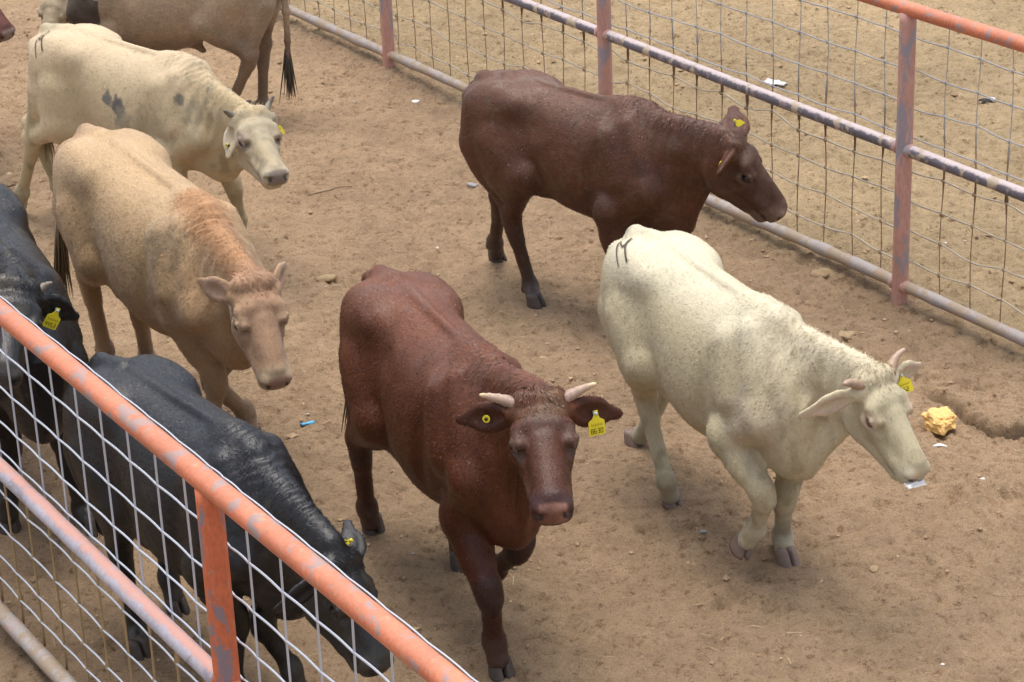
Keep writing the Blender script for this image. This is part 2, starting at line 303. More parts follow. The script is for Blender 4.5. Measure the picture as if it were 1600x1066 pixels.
def surface_net(F):
    D = F.D; S = D < 0
    cnt = np.zeros([n - 1 for n in D.shape], np.int8)
    off = [(i, j, k) for i in (0, 1) for j in (0, 1) for k in (0, 1)]
    nx, ny, nz = cnt.shape
    for i, j, k in off: cnt += S[i:i + nx, j:j + ny, k:k + nz]
    I = np.argwhere((cnt > 0) & (cnt < 8))
    val = {o: D[I[:, 0] + o[0], I[:, 1] + o[1], I[:, 2] + o[2]] for o in off}
    P = np.zeros((len(I), 3)); n = np.zeros(len(I))
    for o in off:
        for a in range(3):
            if o[a]: continue
            q = list(o); q[a] = 1; q = tuple(q); va, vb = val[o], val[q]; c = (va < 0) != (vb < 0)
            t = np.where(c, va / np.where(c, va - vb, 1), 0)
            e = np.array(o, float)[None, :].repeat(len(I), 0); e[:, a] = t; P[c] += e[c]; n[c] += 1
    P /= n[:, None]
    V = np.stack([F.ax[a][I[:, a]] + P[:, a] * (F.ax[a][I[:, a] + 1] - F.ax[a][I[:, a]]) for a in range(3)], 1)
    look = np.full(cnt.shape, -1, np.int32); look[I[:, 0], I[:, 1], I[:, 2]] = np.arange(len(I))
    faces = []
    for a in range(3):
        b, c = (a + 1) % 3, (a + 2) % 3
        s0 = [slice(None)] * 3; s1 = [slice(None)] * 3; s0[a] = slice(0, -1); s1[a] = slice(1, None)
        A, B = S[tuple(s0)], S[tuple(s1)]
        E = np.argwhere(A != B); E = E[(E[:, b] > 0) & (E[:, c] > 0) & (E[:, b] < S.shape[b] - 1) & (E[:, c] < S.shape[c] - 1)]
        ins = A[E[:, 0], E[:, 1], E[:, 2]]
        def cell(db, dc):
            q = E.copy(); q[:, b] -= db; q[:, c] -= dc; return look[q[:, 0], q[:, 1], q[:, 2]]
        Q = np.stack([cell(1, 1), cell(0, 1), cell(0, 0), cell(1, 0)], 1); Q[~ins] = Q[~ins][:, ::-1]; faces.append(Q)
    return V, np.concatenate(faces)

TX = np.array([-.72, -.65, -.55, -.42, -.30, -.16, .0, .14, .28, .42, .54, .64, .72, .78])
TZT = np.array([1.02, 1.10, 1.145, 1.165, 1.170, 1.158, 1.148, 1.145, 1.155, 1.175, 1.14, 1.06, .98, .90])
TZB = np.array([.86, .72, .66, .64, .60, .545, .505, .495, .505, .53, .55, .58, .64, .72])
TW = np.array([.07, .135, .178, .200, .208, .222, .250, .258, .240, .200, .168, .148, .12, .07])
TQU = np.array([2.2, 2.3, 2.4, 2.4, 2.4, 2.2, 2.1, 2.0, 1.9, 1.65, 1.7, 1.9, 2, 2])
TQL = np.array([2.0, 2.0, 2.0, 2.0, 2.0, 2.1, 2.2, 2.2, 2.2, 2.1, 2.0, 2, 2, 2])
TSH = np.array([0, 0, .02, .04, .04, .0, -.04, -.05, -.04, -.03, 0, 0, 0, 0])

class Cow:
    def __init__(s, key, coarse=.0095, fine=.006, **kw):
        s.key = key; s.k = kw; f = FIT[key]; s.f = f
        s.S = f['s']; s.hp = np.array(f['hp']); X = np.array(f['hx']); Z = np.array(f['hz']); Y = np.cross(Z, X)
        s.RH = np.stack([X, Y, Z], 1); s.hs = f['hs']; s.J = {k: np.array(v) for k, v in f['legs'].items()}
        s.coarse, s.fine = coarse, fine
    def T(s, p): return np.array([p[0] * s.f['lf'] + s.f.get('shift', 0), p[1], p[2] + p[0] * s.f['pit']])
    def H(s, q): return s.hp + s.RH @ (np.asarray(q, float) * s.hs)
    def grow(s):
        k = s.k; J, T, H, hs = s.J, s.T, s.H, s.hs
        fat = k.get('fat', 1.0); belly = k.get('belly', 0.0)
        tips = [H(v) for v in s.f['ear'].values()]
        hb = np.array([H(p) for p in ((-.06, 0, 0), (.48, 0, 0), (.48, 0, -.2), (.1, .12, -.26), (.1, -.12, -.26))] + tips)
        flo, fhi = hb.min(0) - .03, hb.max(0) + .03
        allp = np.array(list(J.values()) + list(hb) + [T((-.78, 0, 1)), T((.8, 0, 1)), (0, -.36, 0), (0, .36, 0), (0, 0, 1.24)])
        lo, hi = allp.min(0) - .1, allp.max(0) + .08; lo[2] = min(lo[2], -.01)
        F = Field([axis(lo[i], hi[i], s.coarse, flo[i], fhi[i], s.fine) for i in range(3)]); s.F = F
        lf, pit = s.f['lf'], s.f['pit']
        bel = belly * np.exp(-((TX - .05) / .25) ** 2)
        bel = bel - k.get('flank', 0.0) * np.exp(-((TX + .24) / .16) ** 2)
        F.loft(TX * lf + s.f.get('shift', 0), TZT + TX * pit, TZB + TX * pit - bel, TW * fat * (1 + .5 * bel / .1 * .15), TQU, TQL, TSH)
        # spine, tail head, hips, pins
        F.cap(T((-.64, 0, 1.115)), T((-.44, 0, 1.155)), .03, .03, .05)
        F.cap(T((-.36, 0, 1.165)), T((.36, 0, 1.155)), .014, .014, .035)
        F.cap(T((.30, 0, 1.145)), T((.50, 0, 1.15)), .035, .035, .06)
        bony = k.get('bony', 1.0)
        for sg in (1, -1):
            sd = 'L' if sg > 0 else 'R'
            y = lambda v: v * sg * fat
            F.cap(T((-.27, y(.165), 1.080)), T((-.36, y(.15), 1.08)), .028 * bony, .034 * bony, .09)
            F.cap(T((-.655, y(.085), 1.035)), T((-.60, y(.10), 1.03)), .042, .04, .06)
            if k.get('hollow'): F.ell(T((-.15, y(.262 + .05 * (1 - k['hollow'])), 1.03)), (.10, .06, .075), .07, cut=True)                   # hollow of the flank
            F.ell(T((-.40, y(.135), .99)), (.17, .068 if k.get('hollow') else .078, .15), .09)      # filled rump below the hip
            F.ell(T((-.48, y(.135), .86)), (.185, .085, .27), .06)                                 # thigh
            S_, J_, G_, T_ = (J[c + sd] for c in 'SJGT')
            F.ell((T((-.42, y(.14), .80)) + S_) / 2, (.15, .08, .20), .06)
            F.cap(T((-.41, y(.15), .86)), S_ * [1, .84, 1], .11, .078, .06)
            F.cap(S_ * [1, .84, 1], J_ + [0, 0, .04], .080, .042, .05)                          # gaskin
            F.cap(T((-.60, y(.13), .80)), J_ + [-.02, 0, .06], .07, .03, .06)
            F.cap(S_ * [1, .8, 1] + [.03, 0, .02], T((-.10, y(.15), .60 + k.get('flank', 0) * .9)), .040, .025, .07)        # flank fold
            F.cap(J_ + [-.035, 0, .055], J_ + [-.008, 0, -.02], .026, .034, .03)                 # point of hock
            F.cap(J_ + [.008, 0, .02], J_ + (G_ - J_) * .25, .043, .034, .03)
            F.cap(J_ + (G_ - J_) * .15, G_, .036, .033, .03, flat=None)
            s.foot(F, G_, T_)
            E_, K_, P_, H_ = (J[c + sd] for c in 'EKFH')
            sh = T((.60, y(.138), .78))
            F.cap(T((.45, y(.095), 1.09)), T((.56, y(.125), .84)), .055, .078, .045)                # shoulder blade
            F.cap(T((.36, y(.13), 1.02)), T((.44, y(.155), .82)), .065, .08, .06)
            F.cap(sh, E_ + [.0, -sg * .025, .02], .080, .072, .045)                                # upper arm
            F.cap(E_ + [-.03, 0, .03], E_ + [0, 0, 0], .055, .06, .05)
            F.cap(E_ + [0.01, 0, .02], E_ + (K_ - E_) * .55, .076, .055, .05)                    # forearm
            F.cap(E_ + (K_ - E_) * .4, K_ + (E_ - K_) * .1, .062, .046, .04)
            F.cap(K_ + (E_ - K_) * .1 , K_ + (P_ - K_) * .12, .050, .046, .03)                   # knee
            F.cap(K_ + (P_ - K_) * .1, P_, .038, .033, .03)
            s.foot(F, P_, H_)
            F.cap(T((.315, y(.262), 1.0)), T((.28, y(.255), .68)), .018, .025, .05, cut=True)    # crease behind the shoulder
        # brisket, neck, dewlap
        F.ell(T((.64, 0, .66)), (.13, .105, .15), .06)
        nx_ = s.RH[:, 1] * .6 + np.array([0, 1, 0]) * .4
        fl = (nx_, 1.3)
        nd = k.get('neck', 1.0)
        F.cap(T((.40, 0, 1.085)), H((-.015, 0, -.07)), .080, .062, .07, flat=fl)
        F.cap(T((.50, 0, .97)), H((.03, 0, -.135)), .128 * nd, .082, .06, flat=fl)
        F.cap(T((.56, 0, .83)), H((.08, 0, -.20)), .112 * nd, .060, .06, flat=fl)
        F.cap(T((.69, 0, .64)), H((.09, 0, -.24)), .085, .045, .05, flat=(nx_, 2.4))
        if k.get('crest'):
            F.cap(T((.36, 0, 1.14)), H((-.05, 0, -.03)), .045 * k['crest'], .045 * k['crest'], .06)
        if k.get('sheath'): F.cap(T((-.10, 0, .53)), T((-.16, 0, .47)), .035, .02, .05)
        # head
        A = s.RH.T
        F.ell(H((.085, 0, -.090)), np.array((.105, .086, .082)) * hs, .03, A)
        F.cap(H((.025, .050, -.035)), H((.025, -.050, -.035)), .040 * hs, .040 * hs, .03)         # poll
        F.cap(H((.12, .045, -.048)), H((.12, -.045, -.048)), .044 * hs, .044 * hs, .03)           # broad flat forehead
        F.cap(H((.13, 0, -.095)), H((.34, 0, -.095)), .078 * hs, .053 * hs, .03)                  # face
        F.cap(H((.18, .014, -.050)), H((.375, .012, -.068)), .034 * hs, .029 * hs, .025)           # bridge of the nose
        F.cap(H((.18, -.014, -.050)), H((.375, -.012, -.068)), .034 * hs, .029 * hs, .025)
        F.ell(H((.380, 0, -.104)), np.array((.058, .068, .056)) * hs, .025, A)                    # muzzle
        F.cap(H((.407, .032, -.086)), H((.407, -.032, -.086)), .031 * hs, .031 * hs, .015)
        F.cap(H((.400, .034, -.124)), H((.400, -.034, -.124)), .028 * hs, .026 * hs, .02)         # lips
        F.cap(H((.14, 0, -.190)), H((.34, 0, -.155)), .056 * hs, .046 * hs, .04)
        F.cap(H((.345, .016, -.162)), H((.345, -.016, -.162)), .036 * hs, .036 * hs, .02)
        F.cap(H((.378, .020, -.166)), H((.378, -.020, -.166)), .027 * hs, .027 * hs, .02)         # chin
        for sg in (1, -1):
            sd = 'L' if sg > 0 else 'R'; y = lambda v: v * sg
            F.ell(H((.120, y(.042), -.175)), np.array((.100, .038, .085)) * hs, .035, A)          # cheek
            F.cap(H((.14, y(.045), -.225)), H((.30, y(.030), -.185)), .028 * hs, .022 * hs, .03)  # jaw
            F.cap(H((.130, y(.082), -.042)), H((.185, y(.078), -.044)), .020 * hs, .017 * hs, .025)   # brow
            F.cap(H((.15, y(.088), -.092)), H((.22, y(.070), -.098)), .021 * hs, .016 * hs, .025)
            F.cap(H((.22, y(.054), -.125)), H((.33, y(.046), -.115)), .022 * hs, .022 * hs, .03)  # cheek bone to the lips
            F.ell(H((.172, y(.102), -.067)), np.array((.025, .020, .020)) * hs, .005, A, cut=True)    # eye opening
            F.cap(H((.146, y(.096), -.055)), H((.172, y(.101), -.047)), .0075 * hs, .0080 * hs, .007)  # upper lid
            F.cap(H((.172, y(.101), -.049)), H((.200, y(.091), -.060)), .0080 * hs, .0070 * hs, .007)
            F.cap(H((.150, y(.096), -.087)), H((.196, y(.090), -.086)), .0060 * hs, .0065 * hs, .008)
            F.cap(H((.442, y(.034), -.084)), H((.420, y(.058), -.094)), .0150 * hs, .0115 * hs, .006, cut=True)  # nostril
            F.cap(H((.436, y(.000), -.140)), H((.404, y(.044), -.144)), .006 * hs, .006 * hs, .006, cut=True)  # mouth
            F.cap(H((.404, y(.044), -.144)), H((.325, y(.064), -.146)), .006 * hs, .006 * hs, .006, cut=True)
            # ear: a cupped leaf
            ew = k.get('ear_w', 1.0); tip = np.array(s.f['ear'][sd]); root = np.array((.05, y(.088), -.062)); d = tip - root; L = np.linalg.norm(d); d /= L
            nrm = np.array(k.get('ear_n', {}).get(sd, (.75, 0, .55)), float); nrm = nrm - d * (nrm @ d); nrm /= np.linalg.norm(nrm); b = np.cross(nrm, d)
            EA = (s.RH @ np.stack([d, b, nrm], 1)).T; s.ear = getattr(s, 'ear', {}); s.ear[sd] = (root, d, b, nrm, L)
            c = root + d * L * .56
            F.cap(H(root - d * .02), H(root + d * L * .25), .030 * hs, .026 * hs, .025)
            F.cap(H(root + d * L * .34), H(tip - d * .020), .052 * hs * ew, .020 * hs * ew, .015, flat=(s.RH @ nrm, 3.4))
            F.cap(H(root + d * L * .20), H(root + d * L * .48), .038 * hs * ew, .050 * hs * ew, .02, flat=(s.RH @ nrm, 3.2))
            F.ell(H(c + nrm * .021 - d * L * .09), np.array((L * .37, .033 * ew, .019)) * hs, .014, EA, cut=True)
        # tail
        tl = k.get('tail')
        if tl:
            pts = [T((-.63, 0, 1.12))] + [np.array(p, float) for p in tl]; n = len(pts) - 1
            for i in range(n):
                F.cap(pts[i], pts[i + 1], .034 - .018 * i / n, .034 - .018 * (i + 1) / n, .02)
            s.tailpts = pts
        V, Q = surface_net(F)
        # loose wrinkled skin and hair along the crest of the neck
        a, b = T((.34, 0, 1.16)), H((-.03, 0, -.02)); ab = b - a; t = ((V - a) @ ab) / (ab @ ab)
        dist = np.linalg.norm(V - a - np.clip(t, 0, 1)[:, None] * ab, axis=1)
        m = sstep(.15, .03, dist) * sstep(-.05, .12, t) * sstep(1.0, .8, t)
        wr = np.sin(t * 105 + 13 * noise3(V, 7, 3) + 5 * noise3(V, 19, 9) + np.abs(V[:, 1]) * 38) * (.2 + 1.3 * noise3(V, 14, 4))
        nrm_up = np.array([0, 0, 1.0])
        V = V + (m * wr * .0045 * k.get('wrinkle', 1.0))[:, None] * nrm_up
        sd_ = sstep(.05, .12, dist) * sstep(.34, .2, dist) * sstep(.15, .35, t) * sstep(1.0, .75, t) * (V[:, 2] > .5)
        V = V + (sd_ * np.sin(t * 52 + 8 * noise3(V, 5, 44)) * (.1 + noise3(V, 8, 45)) * .0045)[:, None] * np.stack([V[:, 0] * 0, np.sign(V[:, 1]), V[:, 0] * 0], 1)
        V = V + ((noise3(V, 22, 8) - .5) * .003)[:, None] * np.array([.2, .6, 1]) * sstep(.05, .25, V[:, 2])[:, None]
        s.V, s.Q, s.crest_t, s.crest_d = V, Q, t, dist; s.ca, s.cab = a, ab
    def foot(s, F, fet, hoof):
        d = hoof - fet; L = np.linalg.norm(d); u = d / L
        F.cap(fet + [-.006, 0, .012], fet + [.002, 0, -.008], .040, .041, .02)
        e = hoof - u * .062
        F.cap(fet, e, .037, .042, .02)
        for sg in (1, -1): F.cap(fet + [-.035, sg * .018, -.015], fet + [-.035, sg * .02, -.035], .013, .010, .012)   # dewclaws
    def colors(s):
        V = s.V; c = np.ones((len(V), 3), np.float32) * np.array(s.k['coat'], np.float32)
        HF = (V - s.hp) @ s.RH / s.hs; s.HF = HF
        TF = V.copy(); TF[:, 0] = (TF[:, 0] - s.f.get('shift', 0)) / s.f['lf']; TF[:, 2] -= TF[:, 0] * s.f['pit']
        nz = noise3(V, 7, 1) * .6 + noise3(V, 19, 2) * .4 - .5
        onhead = sstep(-.10, .02, HF[:, 0]) * (np.abs(HF[:, 1]) < .35) * (HF[:, 2] > -.30) * (HF[:, 2] < .06)
        ear = sstep(.105, .13, np.abs(HF[:, 1])) * onhead * (HF[:, 0] < .3)
        inear = np.zeros(len(V))
        for root, d, b, n, L in s.ear.values():
            q = HF - root; t = q @ d; h = q @ n; inear = np.maximum(inear, (t > L * .2) * (t < L * 1.05) * sstep(-.002, .010, h) * sstep(.044, .03, np.abs(q @ b)) * (h < .04))
        reg = {
            'head': onhead, 'ear': ear, 'inear': inear,
            'face': onhead * sstep(.05, .12, HF[:, 0]) * (1 - ear),
            'muzzle': onhead * sstep(.335, .375, HF[:, 0] - .35 * (HF[:, 2] + .09) + nz * .02),
            'nose': onhead * sstep(.405, .418, HF[:, 0]) * sstep(-.135, -.122, HF[:, 2]) * sstep(.050, .036, np.abs(HF[:, 1]) + nz * .02),
            'nostril': onhead * sstep(.019, .013, np.sqrt((HF[:, 0] - .434) ** 2 + (np.abs(HF[:, 1]) - .044) ** 2 + (HF[:, 2] + .089) ** 2)),
            'lips': onhead * sstep(.009, .004, np.abs(HF[:, 2] + .140 + np.abs(HF[:, 1]) * .1)) * sstep(.31, .34, HF[:, 0]),
            'eye': onhead * sstep(.065, .03, np.sqrt((HF[:, 0] - .172) ** 2 + (np.abs(HF[:, 1]) - .095) ** 2 + (HF[:, 2] + .066) ** 2)),
            'poll': sstep(.13, .05, np.sqrt((HF[:, 0] - .02) ** 2 + HF[:, 1] ** 2 * .6 + HF[:, 2] ** 2) + nz * .05),
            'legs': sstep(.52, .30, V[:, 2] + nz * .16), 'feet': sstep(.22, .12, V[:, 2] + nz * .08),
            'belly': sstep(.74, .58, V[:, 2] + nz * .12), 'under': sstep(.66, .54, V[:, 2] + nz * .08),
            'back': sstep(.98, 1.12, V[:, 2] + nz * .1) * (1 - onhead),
            'rump': sstep(-.45, -.62, TF[:, 0] + nz * .15), 'neck': sstep(.45, .65, TF[:, 0] + nz * .12) * (V[:, 2] > .55),
            'crest': sstep(.15, .05, s.crest_d + nz * .07) * sstep(-.1, .1, s.crest_t) * sstep(1.1, .85, s.crest_t),
            'grime': sstep(.08, .20, noise3(V * [1, 1, .45], 13, 21) * .6 + noise3(V * [1, 1, .5], 34, 22) * .45 - .52),
            'specks': sstep(.16, .24, noise3(V, 42, 23) * .7 + noise3(V, 9, 24) * .4 - .55),
            'sides': sstep(1.12, .95, V[:, 2] + nz * .1) * (V[:, 2] > .4),
            'knee': np.max([sstep(.10, .05, np.linalg.norm(V - s.J[j], axis=1) + nz * .05) for j in ('KL', 'KR', 'JL', 'JR')], 0),
            'mottle': sstep(.02, .16, noise3(V, 4.5, 5) * .6 + noise3(V, 11, 6) * .4 - .5),
            'tail': (TF[:, 0] < -.67) * sstep(.05, .03, np.abs(V[:, 1])) * (V[:, 2] < 1.0) * 1.0,
        }
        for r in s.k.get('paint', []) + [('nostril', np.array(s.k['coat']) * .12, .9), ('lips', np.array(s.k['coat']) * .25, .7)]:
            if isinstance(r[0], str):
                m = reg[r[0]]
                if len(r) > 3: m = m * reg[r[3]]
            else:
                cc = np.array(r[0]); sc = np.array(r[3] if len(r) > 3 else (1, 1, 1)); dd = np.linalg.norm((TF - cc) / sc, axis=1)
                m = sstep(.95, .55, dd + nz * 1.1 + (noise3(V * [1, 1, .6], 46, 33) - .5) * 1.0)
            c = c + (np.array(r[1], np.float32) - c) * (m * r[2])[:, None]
        return np.clip(c, 0.002, 1).astype(np.float32)
    def build(s, label, cat, mats):
        s.grow(); f = s.f; S = s.S
        root = empty('cow', (f['pos'][0], f['pos'][1], 0), R(f['psi'])); tag(root, label, cat, 'cattle in the pen'); s.root = root
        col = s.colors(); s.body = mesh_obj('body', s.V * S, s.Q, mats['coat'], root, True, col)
        if s.k.get('fur'): s.fur(mats['fur'], cols=col, **s.k['fur'])
        s.bvh = BVHTree.FromPolygons([tuple(v) for v in s.V], [tuple(q) for q in s.Q[:, :4].tolist()]) if s.k.get('mark') else None
        for fet, hoof in (('FL', 'HL'), ('FR', 'HR'), ('GL', 'TL'), ('GR', 'TR')):
            s.hoof(s.J[fet], s.J[hoof], mats['hoof'])
        for sg in (1, -1):
            b = MB(); u = []
            c = np.array((.172, .0895 * sg, -.067)); n = 12
            for i in range(n + 1):
                th = math.pi * i / n
                for j in range(16):
                    ph = 2 * math.pi * j / 16; u.append(s.H(c + .0185 * np.array((math.sin(th) * math.cos(ph), math.sin(th) * math.sin(ph), math.cos(th)))) * S)
            fc = [(i * 16 + j, i * 16 + (j + 1) % 16, (i + 1) * 16 + (j + 1) % 16, (i + 1) * 16 + j) for i in range(n) for j in range(16)]
            b.add(u, fc); b.build('eye', mats['eye'], root)
        for sd, tip in f['horn'].items():
            sg = 1 if sd == 'L' else -1; base = np.array((.035, .072 * sg, -.03)); tip = np.array(tip); d = tip - base; b = MB(); pts = []; rr = []; cl = []
            bend = np.array((-.012, 0, -.010))
            r0 = s.k.get('horn_r', .027)
            for i in range(13):
                t = i / 12; pts.append(s.H(base + d * t + bend * 4 * t * (1 - t)) * S); rr.append(S * s.hs * (r0 * (1 - .72 * t ** 1.3) + .0012 * math.sin(i * 2.3)) * (.55 if i == 12 else 1))
                cl.append(s.k.get('horn_c', lambda t: (.45, .30, .20))(t))
            b.tube(pts, rr, 12, cl); b.build('horn', mats['horn'], root, tint=True)
        for tg in s.k.get('tags', []): s.eartag(mats, **tg)
        if s.k.get('switch'): s.switch(mats['switch'], **s.k['switch'])
        if s.k.get('mark'): s.mark(mats['mark'], **s.k['mark'])
        return root
    def fur(s, mat, n, length=.0125, seed=1, var=.26, width=.0011, cols=None):
        """short lying hair: one tapered blade per hair, combed back along the body, down the legs and down the face"""
        V, Q = s.V, s.Q; rs = np.random.RandomState(seed); A, B, C, D = (V[Q[:, i]] for i in range(4))
        fn = np.cross(C - A, D - B); ar = np.linalg.norm(fn, axis=1) + 1e-12; fn /= ar[:, None]
        keep = V[Q[:, 0], 2] > .10
        p = ar * keep; p /= p.sum(); f = rs.choice(len(Q), n, p=p); u, v = rs.rand(n, 1), rs.rand(n, 1)
        P = (A[f] * (1 - u) + B[f] * u) * (1 - v) + (D[f] * (1 - u) + C[f] * u) * v
        vn = np.zeros_like(V); 
        for i in range(4): np.add.at(vn, Q[:, i], fn * ar[:, None])
        vn /= np.linalg.norm(vn, axis=1)[:, None] + 1e-12; N = vn[Q[f, 0]]
        HF = (P - s.hp) @ s.RH / s.hs; oh = (sstep(-.06, .03, HF[:, 0]) * (np.abs(HF[:, 1]) < .33) * (HF[:, 2] > -.28) * (HF[:, 2] < .06))[:, None]
        leg = sstep(.62, .45, P[:, 2])[:, None]; nk = sstep(.40, .60, P[:, 0])[:, None]
        d = np.array([-.85, 0, -.45]) * (1 - leg) + np.array([-.12, 0, -1.0]) * leg
        d = d * (1 - .5 * nk) + np.array([-.3, 0, -.9]) * .5 * nk
        d = d * (1 - oh) + (s.RH[:, 0] + .35 * np.sign(HF[:, 1:2]) * s.RH[:, 1]) * oh
        sw = np.stack([noise3(P, 5, 60 + i) - .5 for i in range(3)], 1) * 1.5 + np.stack([noise3(P, 16, 70 + i) - .5 for i in range(3)], 1) * .9 + rs.normal(0, .22, (n, 3))
        d = d + sw; d -= N * (d * N).sum(1)[:, None]; d /= np.linalg.norm(d, axis=1)[:, None] + 1e-9
        t = ((P - s.ca) @ s.cab) / (s.cab @ s.cab); cd = np.linalg.norm(P - s.ca - np.clip(t, 0, 1)[:, None] * s.cab, axis=1)
        cr = sstep(.12, .03, cd) * sstep(-.1, .1, t); pl = sstep(.10, .04, np.linalg.norm(HF * [1, .8, 1] - [.03, 0, 0], axis=1))
        L = length * (.55 + .9 * rs.rand(n)) * (1 + .55 * cr * rs.rand(n) + .5 * pl + .3 * sstep(.62, .52, P[:, 2]) * (1 - leg[:, 0]) - .35 * oh[:, 0])
        muz = sstep(.37, .40, HF[:, 0]) * oh[:, 0]; L = L * (1 - .75 * muz)
        lift = .07 + .16 * rs.rand(n) + .35 * cr * rs.rand(n) + .35 * pl * rs.rand(n)
        b = np.cross(N, d); w_ = (width * (.6 + .8 * rs.rand(n)))[:, None]
        tw = rs.normal(0, .22, (n, 1)); b = b + N * tw; b /= np.linalg.norm(b, axis=1)[:, None]
        P0 = P - N * .002; T1 = P0 + d * (L * .55)[:, None] + N * (L * lift * .75 + .002)[:, None]; T2 = P0 + d * L[:, None] + N * (L * lift + .002)[:, None]
        X = np.stack([P0 - b * w_, P0 + b * w_, T1 + b * w_ * .8, T1 - b * w_ * .8, T2], 1).reshape(-1, 3)
        i5 = np.arange(n) * 5; tri = np.concatenate([np.stack([i5, i5 + 1, i5 + 2], 1), np.stack([i5, i5 + 2, i5 + 3], 1), np.stack([i5 + 3, i5 + 2, i5 + 4], 1)])[:, ::-1]
        base = cols[Q[f, 0]]; clump = noise3(P, 30, 80)[:, None]
        vv = var * (1 + .5 * oh); c = base * (1 - vv + 2 * vv * (rs.rand(n, 1) * .6 + clump * .4))
        o = mesh_obj('hair', X * s.S, tri, mat, s.root, True, np.repeat(c, 5, 0))
        n_ = N - d * rs.normal(.12, .22, (n, 1)) + b * rs.normal(0, .20, (n, 1)); n_ /= np.linalg.norm(n_, axis=1)[:, None]     # sleek: the coat shines as one surface
        o.data.normals_split_custom_set_from_vertices(np.repeat(n_, 5, 0).astype(np.float32))
    def hoof(s, fet, hoof, mat):
        u = hoof - fet; u /= np.linalg.norm(u); b = MB()
        lifted = hoof[2] > .04
        dn = u * 1.0 if lifted else np.array([0, 0, -1.0])
        fwd = np.array([1.0, 0, 0]); fwd = fwd - dn * (fwd @ dn); fwd /= np.linalg.norm(fwd); lat = np.cross(dn, fwd)
        o = hoof - dn * .0
        rings = [(-.066, -.008, .028, .018), (-.052, -.005, .034, .0205), (-.030, .002, .040, .0225), (-.010, .009, .045, .0238), (.004, .012, .047, .024)]
        for sg in (1, -1):
            V = []; n = 14
            for h, cx, a, w_ in rings:
                for j in range(n):
                    t = 2 * math.pi * j / n; ca, sa = math.cos(t), math.sin(t)
                    x = cx - .004 + a * ca; yy = sg * (.0225 + .05 * max(0, x) * .35) + w_ * sa * (1 - .28 * max(0, ca) ** 2) - sg * .010 * max(0, ca) ** 3
                    V.append((o + dn * h + fwd * x + lat * yy) * s.S)
            F = [(i * n + j, i * n + (j + 1) % n, (i + 1) * n + (j + 1) % n, (i + 1) * n + j) for i in range(len(rings) - 1) for j in range(n)]
            F += [tuple(range(n))[::-1], tuple((len(rings) - 1) * n + j for j in range(n))]
            b.add(V, F)
        b.build('hoof', mat, s.root)
    def eartag(s, mats, side, t=.5, kind='panel', hang=None, n=None, front=1, text='', size=1.0, off=0.0, lift=0.0):
        """a flag tag pinned through the ear; hang and n are directions in the head's own frame (hang=None: straight down)"""
        root, d, b, nrm, L = s.ear[side]; S = s.S; hs = s.hs
        p = s.H(root + d * L * t + b * off) ; N = s.RH @ (np.array(n, float) if n is not None else nrm * front); N /= np.linalg.norm(N)
        dn = np.array((0, 0, -1.0)) if hang is None else s.RH @ np.array(hang, float)
        dn = dn - N * (dn @ N); dn /= np.linalg.norm(dn); x = np.cross(N, dn)
        base = p + N * (.018 if front > 0 else .022) + (s.RH @ nrm) * lift
        k = size
        if kind == 'button':
            prof = [(.013 * math.cos(a), .013 * math.sin(a)) for a in np.linspace(0, 2 * math.pi, 16, endpoint=False)]
        else:
            prof = [(-.007, -.010), (.007, -.010), (.009, .008), (.014, .018), (.027, .026), (.029, .030), (.029, .072), (.026, .075), (-.026, .075), (-.029, .072), (-.029, .030), (-.027, .026), (-.014, .018), (-.009, .008)]
        b_ = MB(); m = len(prof); V = []
        for th in (0, .0028):
            for (a, c) in prof: V.append((base + x * a * k + dn * c * k + N * (th + .10 * max(0, c) ** 1.5 * .6)) * S)
        F = [tuple(range(m))[::-1], tuple(m + i for i in range(m))] + [(i, (i + 1) % m, m + (i + 1) % m, m + i) for i in range(m)]
        b_.add(V, F)
        st = [base * S + N * .003 * S, base * S - N * .03 * S]
        o = b_.build('ear_tag', mats['tag'], s.root, smooth=False)
        b2 = MB(); b2.tube([base * S - N * .02 * S, base * S + N * .0065 * S], .006 * S, 10); b2.build('pin', mats['pin'] if kind == 'panel' else mats['ink'], o)
        if text and kind == 'panel':
            b3 = MB()
            q = lambda a, c: (base + x * a * k + dn * c * k + N * (.0036 + .10 * max(0, c) ** 1.5 * .6)) * S
            def stroke(a0, c0, a1, c1, w_=.0011):
                e = np.array((a1 - a0, c1 - c0)); e /= np.linalg.norm(e) + 1e-9; g = (-e[1] * w_, e[0] * w_)
                b3.add([q(a0 + g[0], c0 + g[1]), q(a0 - g[0], c0 - g[1]), q(a1 - g[0], c1 - g[1]), q(a1 + g[0], c1 + g[1])], [(0, 1, 2, 3)])
            seg = {'0': 'abcdef', '1': 'bc', '2': 'abged', '3': 'abgcd', '4': 'fgbc', '5': 'afgcd', '6': 'afgedc', '7': 'abc', '8': 'abcdefg', '9': 'abcdfg'}
            pos = {'a': (0, 0, 1, 0), 'b': (1, 0, 1, .5), 'c': (1, .5, 1, 1), 'd': (0, 1, 1, 1), 'e': (0, .5, 0, 1), 'f': (0, 0, 0, .5), 'g': (0, .5, 1, .5)}
            for i, ch in enumerate(text):
                x0 = -.021 + i * .0115
                for g in seg[ch]:
                    a0, c0, a1, c1 = pos[g]; stroke(x0 + a0 * .007, .052 + c0 * .016, x0 + a1 * .007, .052 + c1 * .016)
            for i in range(7): stroke(-.018 + i * .006, .034 + (i % 2) * .002, -.018 + i * .006 + .001, .043, .0008)
            b3.build('tag_print', mats['ink'], o, smooth=False)
